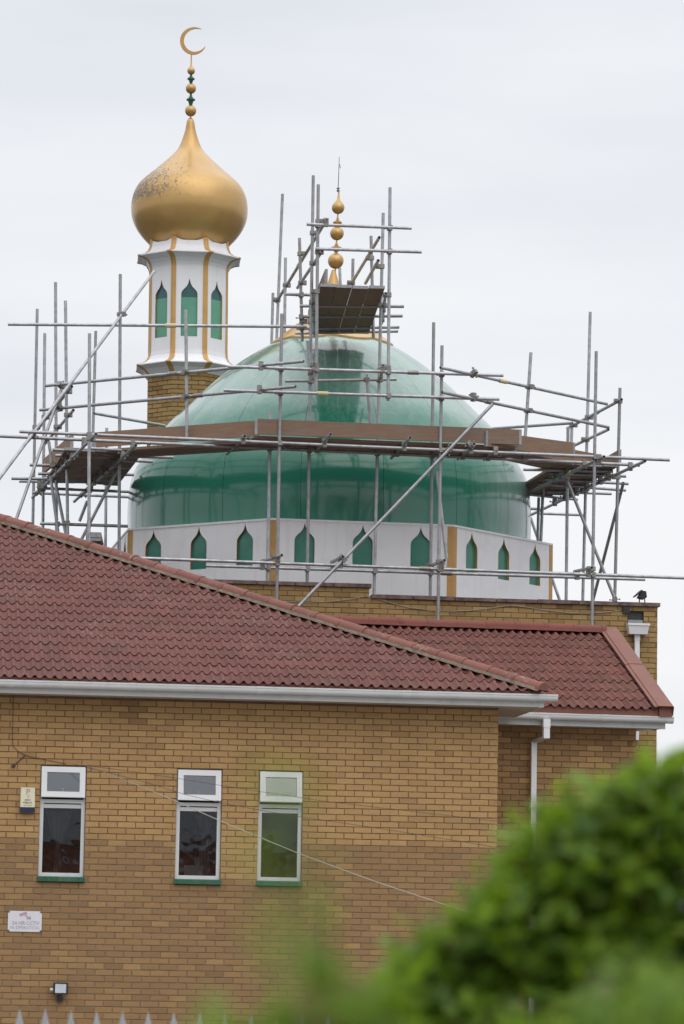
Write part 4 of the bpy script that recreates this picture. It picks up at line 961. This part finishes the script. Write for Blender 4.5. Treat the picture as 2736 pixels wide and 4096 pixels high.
# low stack of boards beside the drum on the left
for i in range(3): board(F(-4.1, -3.3 + .02 * i, 8.33 + .042 * i), F(-3.75, -1.9, 8.33 + .042 * i), fa, tone=.05)
board(F(-4.12, -3.2, 8.08), F(-3.7, -1.8, 8.10), (0, 0, 1), tone=.05)

# ================================================================== small things
def wall_pt(u, v, z): return hw @ Vector((u, v, z))
# alarm box
ab = thing('alarm_box', 'cream burglar alarm box with navy base and lettering beside the left window', 'alarm box', wall_pt(-5.83, 0, 3.985), A1)
m = MB(); m.add([(-.092, -.004, .06), (.092, -.004, .06), (.092, -.004, .305), (-.092, -.004, .305), (-.088, -.062, .062), (.088, -.062, .062), (.084, -.055, .30), (-.084, -.055, .30)], [(4, 5, 6, 7), (0, 4, 7, 3), (5, 1, 2, 6), (7, 6, 2, 3), (0, 1, 5, 4)]); m.build('cover', 'cream_plastic', ab)
boxpart('base', 'navy_plastic', ab, (-.09, -.06, 0.0), (.09, -.004, .061))
for body, size, x, z, mt in (('P', .105, 0.0, .245, 'ink_red'), ('f', .065, .005, .188, 'ink_grey'), ('JIMMY', .026, 0, .148, 'ink_dark'), ('PHELUX', .03, 0, .116, 'ink_dark'), ('alarm systems', .018, 0, .086, 'ink_red')):
    o = link('lettering', text_mesh(body, size, mt, .0015), ab, loc=(x, -.064 + (z - .06) * .029, z), rot=(R(90), 0, 0))
# CCTV sign
sg = thing('notice_sign', 'faded white camera warning sign fixed on the lower brick wall', 'sign', wall_pt(-5.822, 0, 2.536), A1)
boxpart('plate', 'sign_white', sg, (-.205, -.014, 0), (.205, -.004, .25))
for x, z in ((-.195, .01), (.195, .01), (-.195, .24), (.195, .24)): MB().tube([(x, -.004, z), (x, -.02, z)], .011, 8).build('screw', 'ink_dark', sg)
for body, size, x, z, mt in (('24', .062, -.125, .103, 'ink_red'), ('HR', .062, -.035, .103, 'ink_red'), ('CCTV', .062, .095, .103, 'ink_red'), ('IN', .052, -.155, .048, 'ink_grey'), ('OPERATION', .052, .035, .048, 'ink_grey')): link('lettering', text_mesh(body, size, mt, .001), sg, loc=(x, -.0155, z), rot=(R(90), 0, 0))
m = MB(); m.obox((-.06, -.018, .185), (.085, 0, .03), (-.01, 0, .03), (0, .003, 0)); m.obox((.005, -.018, .192), (.05, 0, -.03), (.0, 0, .012), (0, .003, 0)); m.box((.06, -.018, .145), (.07, -.015, .19)); m.box((.02, -.018, .155), (.06, -.015, .166)); m.build('camera_symbol', 'ink_red', sg)
# low floodlight
fl = thing('floodlight', 'small black floodlight with pale lens low on the front wall', 'light', wall_pt(-5.37, 0, 1.70), A1)
boxpart('housing', 'black_plastic', fl, (-.09, -.10, .085), (.09, -.055, .23)); boxpart('lens', 'lens_grey', fl, (-.066, -.104, .105), (.066, -.099, .212)); m = MB(); m.box((-.035, -.06, 0), (.035, -.004, .055)); m.box((-.02, -.075, .04), (.02, -.05, .10)); m.build('bracket', 'black_plastic', fl)
MB().tube([(-.09, -.07, .14), (-.125, -.07, .15)], .018, 8).build('sensor', 'cream_plastic', fl)
# parapet spotlight
fp = thing('spotlight', 'black spotlight on two short legs standing on the hall parapet', 'light', HM @ Vector((3.0, .05, 7.505)), A3)
m = MB(); m.add([(-.055, -.08, .075), (.03, -.08, .05), (.075, -.06, .08), (.06, -.08, .165), (.0, -.08, .175), (-.055, .08, .075), (.03, .08, .05), (.075, .06, .08), (.06, .08, .165), (.0, .08, .175)], [(0, 1, 2, 3, 4), (5, 9, 8, 7, 6), (0, 5, 6, 1), (1, 6, 7, 2), (2, 7, 8, 3), (3, 8, 9, 4), (4, 9, 5, 0)]); m.build('housing', 'black_plastic', fp)
MB().obox((-.105, -.10, .095), (.095, 0, .09), (0, .20, 0), (.012, 0, -.012)).build('visor', 'black_plastic', fp)
for x in (-.03, .05): MB().tube([(x + .008, 0, 0), (x, 0, .08)], .009, 6).build('leg', 'black_plastic', fp)
# wires
wc = [(-6.035, 4.896), (-6.026, 4.789), (-5.969, 4.735), (-5.892, 4.691), (-5.799, 4.663), (-5.692, 4.647), (-5.569, 4.623), (-5.369, 4.588)]
o = MB().tube([wall_pt(a, -.012, b) for a, b in [(-6.04, 5.41)] + wc], .0035, 6).build('wall_cable', 'cable_dark', smooth=True); tag(o, 'dark cable running down the brick wall to the left window head', 'cable')
o = MB().tube([wall_pt(-5.876, -.012, 4.679), wall_pt(-6.019, -.012, 4.544)], .006, 6).tube([wall_pt(-6.0, -.012, 4.56), wall_pt(-6.03, -.012, 4.535)], .02, 8).build('cable_tail', 'cable_dark'); tag(o, 'short stub of dark cable ending in a knob left of the left window', 'cable')
for pts, mt, r_, lb in (([(-3.061, 44.2, 4.558), (-2.215, 43.0, 4.217), (-1.273, 41.5, 3.786), (-0.396, 40.0, 3.403), (0.417, 38.5, 3.082), (1.14, 37.0, 2.818), (2.24, 34.0, 2.446), (3.416, 30.0, 2.116), (6.5, 20, 1.6)], 'cable_pale', .0048, 'pale overhead wire slanting down across the middle window'),
                        ([(-3.198, 44.2, 4.567), (-2.336, 43.0, 4.327), (-1.766, 42.2, 4.134), (-1.278, 41.5, 4.005), (-0.632, 40.5, 3.861), (0.567, 38.5, 3.628), (1.552, 36.7, 3.415), (2.7, 34.0, 3.173), (7.5, 22, 2.4)], 'cable_dark', .003, 'lower of two thin dark overhead wires crossing the brick wall'),
                        ([(-3.061, 44.2, 4.558), (-2.339, 43.0, 4.422), (-1.77, 42.2, 4.308), (-0.984, 41.0, 4.143), (-0.131, 39.7, 3.973), (0.666, 38.3, 3.832), (1.615, 36.5, 3.66), (2.698, 34.0, 3.476), (7.2, 22, 3.0)], 'cable_dark', .0028, 'upper of two thin dark overhead wires crossing the brick wall')):
    o = MB().tube(pts, r_, 6).build('overhead_wire', mt, smooth=True); tag(o, lb, 'wire')
# palisade fence
fe = thing('palisade_fence', 'grey steel palisade fence with pointed tops along the bottom edge', 'fence', (-1.884, 22.0, 0))
pm_ = MB(); w_ = .033
for y0 in (0.0,):
    pts = [(-w_, 0), (w_, 0), (w_, 1.77), (.012, 1.86), (0, 1.907), (-.012, 1.86), (-w_, 1.77)]
    front = [(x, -.012 if abs(x) < .02 else 0.006, z) for x, z in pts]; back = [(x, y + .004, z) for x, y, z in front]; n = len(pts)
    pm_.add(front + back, [tuple(range(n)), tuple(range(n, 2 * n))[::-1]] + [(i, (i + 1) % n, n + (i + 1) % n, n + i) for i in range(n)])
pmesh = pm_.mesh('pale', 'fence_steel')
for i in range(-6, 40): link('pale', pmesh, fe, loc=(i * .1545, 0, rng.uniform(-.006, .006)))
for z in (.35, 1.45): boxpart('rail', 'fence_steel', fe, (-1.1, .012, z), (6.2, .05, z + .05))
for x in (-1.0, 1.75, 4.5): boxpart('post', 'fence_steel', fe, (x, .052, 0), (x + .06, .15, 1.75))

# ================================================================== houses across the road (seen only as reflections)
for i, (x, h_) in enumerate(((-17, 5.4), (-8, 5.6), (1, 5.3), (10, 5.6), (19, 5.4))):
    t = thing('terrace_house', ['red brick terrace house across the road, %s of five' % s for s in ('leftmost', 'second from left', 'middle', 'second from right', 'rightmost')][i], 'building', (x, -16, 0), 0, 'terrace houses across the road behind the camera')
    boxpart('wall', 'street_brick', t, (-4.4, -8, 0), (4.4, 0, h_)); MB().extrude([(-4.3, 0), (.3, 0), (-4, 2.4), (-4.2, 2.4)], (-4.45, 0, h_), (4.45, 0, h_), (0, 1, 0), (0, 0, 1)).build('roof', 'slate', t)
    for wx in (-2.2, 2.2):
        for wz in (.9, 3.3): boxpart('window', 'upvc', t, (wx - .7, -.02, wz), (wx + .7, .05, wz + 1.3)); boxpart('pane', 'dark_room', t, (wx - .6, .03, wz + .1), (wx + .6, .06, wz + 1.2))

# ================================================================== foreground shrubs
def leaf(m, p, L, r, mat_t):
    d = Vector((r.gauss(0, 1), r.gauss(0, 1), r.gauss(.1, .6))).normalized(); s = d.cross(Vector((r.gauss(0, .6), r.gauss(-.35, .6), r.gauss(.9, .5)))).normalized(); n = d.cross(s); w = L * r.uniform(.22, .30)
    p = Vector(p); m.add([p, p + d * L * .3 + s * w + n * w * .35, p + d * L * .7 + s * w * .85 + n * w * .3, p + d * L, p + d * L * .7 - s * w * .85 + n * w * .3, p + d * L * .3 - s * w + n * w * .35, p + d * L * .5],
                         [(0, 1, 6), (1, 2, 6), (2, 3, 6), (3, 4, 6), (4, 5, 6), (5, 0, 6)], mat_t)
def shrub(name, label, base, blobs, L, dens, mat, seed, stems, shoots=()):
    r = random.Random(seed); t = thing(name, label, 'shrub', base); b0 = Vector(base); m = MB()
    for (x, y, z, rad) in blobs:
        n = int(dens * rad ** 2)
        for _ in range(n):
            v = Vector((r.gauss(0, 1), r.gauss(0, 1), r.gauss(0, 1))).normalized() * rad * (1 - .55 * r.random() ** 1.6) * (1.12 if r.random() < .12 else 1.0)
            tn = max(0, min(1, r.gauss(.5, .22)))
            leaf(m, Vector((x, y, z)) + v - b0, L * r.uniform(.7, 1.2), r, tn)
    st = MB()
    for (p, q, rr) in stems:
        p, q = Vector(p) - b0, Vector(q) - b0; mid = p.lerp(q, .5) + Vector((r.uniform(-.05, .05), r.uniform(-.05, .05), 0)); st.tube([p, mid, q], [rr, rr * .75, rr * .4], 6)
    for (p, q, k) in shoots:
        p, q = Vector(p) - b0, Vector(q) - b0; st.tube([p, p.lerp(q, .5), q], [.003, .0025, .0015], 5)
        for i in range(k): leaf(m, p.lerp(q, (i + .6) / k) + Vector((r.uniform(-.006, .006), r.uniform(-.006, .006), 0)), L * r.uniform(.6, 1.0), r, r.uniform(.3, .9))
    st.build('stems', 'bark', t); tag(m.build('foliage', mat, t, smooth=False, fix=False), kind='stuff'); return t
hb = [(.66, 6.95, 2.44, .09), (.48, 6.95, 2.40, .09), (.33, 7.0, 2.19, .10), (.42, 6.95, 2.26, .10), (.23, 6.95, 2.10, .09), (0.70, 7.0, 2.515, 0.10), (0.603, 7.05, 2.485, 0.078), (0.522, 7.0, 2.475, 0.075), (0.44, 6.95, 2.405, 0.080), (0.388, 7.0, 2.345, 0.082), (0.317, 6.95, 2.268, 0.076), (0.26, 7.0, 2.225, 0.082), (0.20, 7.0, 2.155, 0.087), (0.461, 7.05, 2.284, 0.145), (0.604, 7.05, 2.334, 0.169), (0.367, 7.05, 2.14, 0.145), (0.558, 7.0, 2.143, 0.169), (0.128, 7.0, 2.105, 0.087), (.75, 7.1, 2.3, .2), (.78, 7.0, 2.08, .22)]
hb = [(x * .85, y * .85, 2.2 + (z - 2.2) * .85, r_ * .85) for x, y, z, r_ in hb + [(.15, 6.95, 2.16, .07), (.09, 6.95, 2.10, .06), (.30, 6.9, 2.28, .06), (.36, 6.95, 2.39, .05), (.60, 6.95, 2.55, .06), (.245, 6.9, 2.29, .035), (.40, 6.95, 2.47, .035), (.50, 6.9, 2.54, .03)]]
low = [(.14 + .15 * (i % 5), 5.98 + .05 * (i % 3), 1.86 - .26 * (i // 5), .22) for i in range(35)]
shrub('hedge', 'leafy green hedge filling the lower right corner, out of focus', (.39, 5.95, 0), hb + low, .050, 17000, 'leaf', 11,
      [((.1 + .11 * i, 5.98, 0), (.1 + .11 * i, 5.96, 1.80 + .04 * i), .009) for i in range(6)],
      [((x * .85, 5.92, 2.2 + (z - 2.2) * .85), (x2 * .85, 5.92, 2.2 + (z2 - 2.2) * .85), n_) for x, z, x2, z2, n_ in ((.23, 2.22, .185, 2.315, 6), (.42, 2.45, .40, 2.535, 5), (.70, 2.57, .735, 2.66, 7), (.64, 2.53, .66, 2.60, 5), (.3, 2.3, .275, 2.375, 5), (.52, 2.52, .53, 2.575, 5), (.14, 2.18, .11, 2.26, 5), (.36, 2.40, .335, 2.47, 5), (.46, 2.50, .435, 2.58, 6), (.58, 2.55, .57, 2.62, 6), (.27, 2.27, .24, 2.36, 6), (.19, 2.18, .15, 2.29, 6), (.67, 2.58, .69, 2.66, 6))])
nb = [(0.008, 3.0, 2.160, 0.040), (-0.037, 3.02, 2.135, 0.036), (-0.088, 3.0, 2.136, 0.030), (0.030, 2.98, 2.168, 0.034), (0.065, 3.0, 2.125, 0.034), (-0.129, 3.0, 2.126, 0.020), (.11, 3.05, 2.10, .045), (.16, 3.1, 2.10, .055), (.22, 3.1, 2.12, .06), (.28, 3.15, 2.13, .065), (.33, 3.2, 2.13, .07)]
low2 = [(-.12 + .11 * (i % 5), 3.05, 1.965 - .14 * (i // 5), .10) for i in range(60)]
ns = shrub('near_shrub', 'very blurred low shrub with thin upright shoots at bottom centre', (.0, 3.05, 0), nb + low2, .036, 26000, 'leaf_near', 23,
      [((-.1 + .06 * i, 3.05, 0), (-.1 + .06 * i, 3.02, 2.10), .007) for i in range(5)],
      [((-.02, 3.0, 2.17), (-.022, 2.9, 2.26), 6), ((.0, 3.0, 2.18), (-.005, 2.95, 2.24), 5)])
# one tall shoot leaning towards the camera
r5 = random.Random(5); sm = MB(); lm = MB(); nb0 = Vector((0, 3.05, 0))
sm.tube([Vector(q) - nb0 for q in ((.02, 3.0, .3), (.01, 2.5, 1.5), (.0, 2.0, 2.02), (-.004, 1.8, 2.146), (-.014, 1.8, 2.207), (-.014, 1.8, 2.241), (-.024, 1.8, 2.268), (-.03, 1.8, 2.29))], [.006, .005, .003, .0015, .0012, .0011, .001, .0008], 5)
for q, L_ in (((-.029, 1.8, 2.287), .017), ((-.032, 1.8, 2.276), .018), ((-.026, 1.81, 2.279), .016), ((-.023, 1.8, 2.268), .014), ((-.041, 1.79, 2.253), .016), ((-.034, 1.8, 2.251), .014), ((-.014, 1.8, 2.241), .014), ((-.008, 1.8, 2.246), .012), ((-.025, 1.82, 2.226), .018), ((-.028, 1.8, 2.217), .018), ((-.018, 1.8, 2.212), .018), ((-.011, 1.8, 2.201), .018), ((-.023, 1.8, 2.197), .02), ((-.02, 1.82, 2.205), .02), ((-.012, 1.8, 2.19), .02)):
    for _ in range(3): leaf(lm, Vector(q) - nb0 + Vector((r5.uniform(-.004, .004), r5.uniform(-.01, .01), r5.uniform(-.004, .004))), L_, r5, r5.uniform(.3, .95))
sm.build('shoot', 'bark', ns); tag(lm.build('shoot_leaves', 'leaf_near', ns, fix=False), kind='stuff')

# tall unseen trees added to darken the low sky mirrored in dome and glass
simple('tree_leaf', (0.05, 0.085, 0.025), 0.7, vary=0.4, scale=0.6)
ORD = ('leftmost', 'second from left', 'third from left', 'fourth from left', 'middle', 'fourth from right', 'third from right', 'second from right', 'rightmost')
for i in range(9):
    t = thing('unseen_tree', 'tall broad unseen tree added behind the terrace houses, %s of nine' % ORD[i], 'tree', (-40 + 10 * i, -29, 0), 0, 'unseen trees added behind the terrace houses'); r6 = random.Random(100 + i); H_ = r6.uniform(18.5, 21.5)
    MB().tube([(0, 0, 0), (.2, 0, 4), (0, .2, H_ * .7)], [.5, .38, .12], 8).tube([(.1, 0, 5), (2.2, .5, 10)], [.2, .06], 6).tube([(.1, 0, 6), (-2.3, -.4, 11)], [.2, .06], 6).build('trunk', 'bark', t)
    cm_ = MB()
    for b_ in range(26):
        c_ = Vector((r6.gauss(0, 2.6), r6.gauss(0, 2.0), r6.uniform(5, H_ - 1.5))); rr = r6.uniform(1.3, 2.3)
        for _ in range(60): leaf(cm_, c_ + Vector((r6.gauss(0, 1), r6.gauss(0, 1), r6.gauss(0, 1))).normalized() * rr * r6.uniform(.5, 1), r6.uniform(.6, 1.1), r6, .5)
    tag(cm_.build('crown', 'tree_leaf', t, fix=False), kind='stuff')
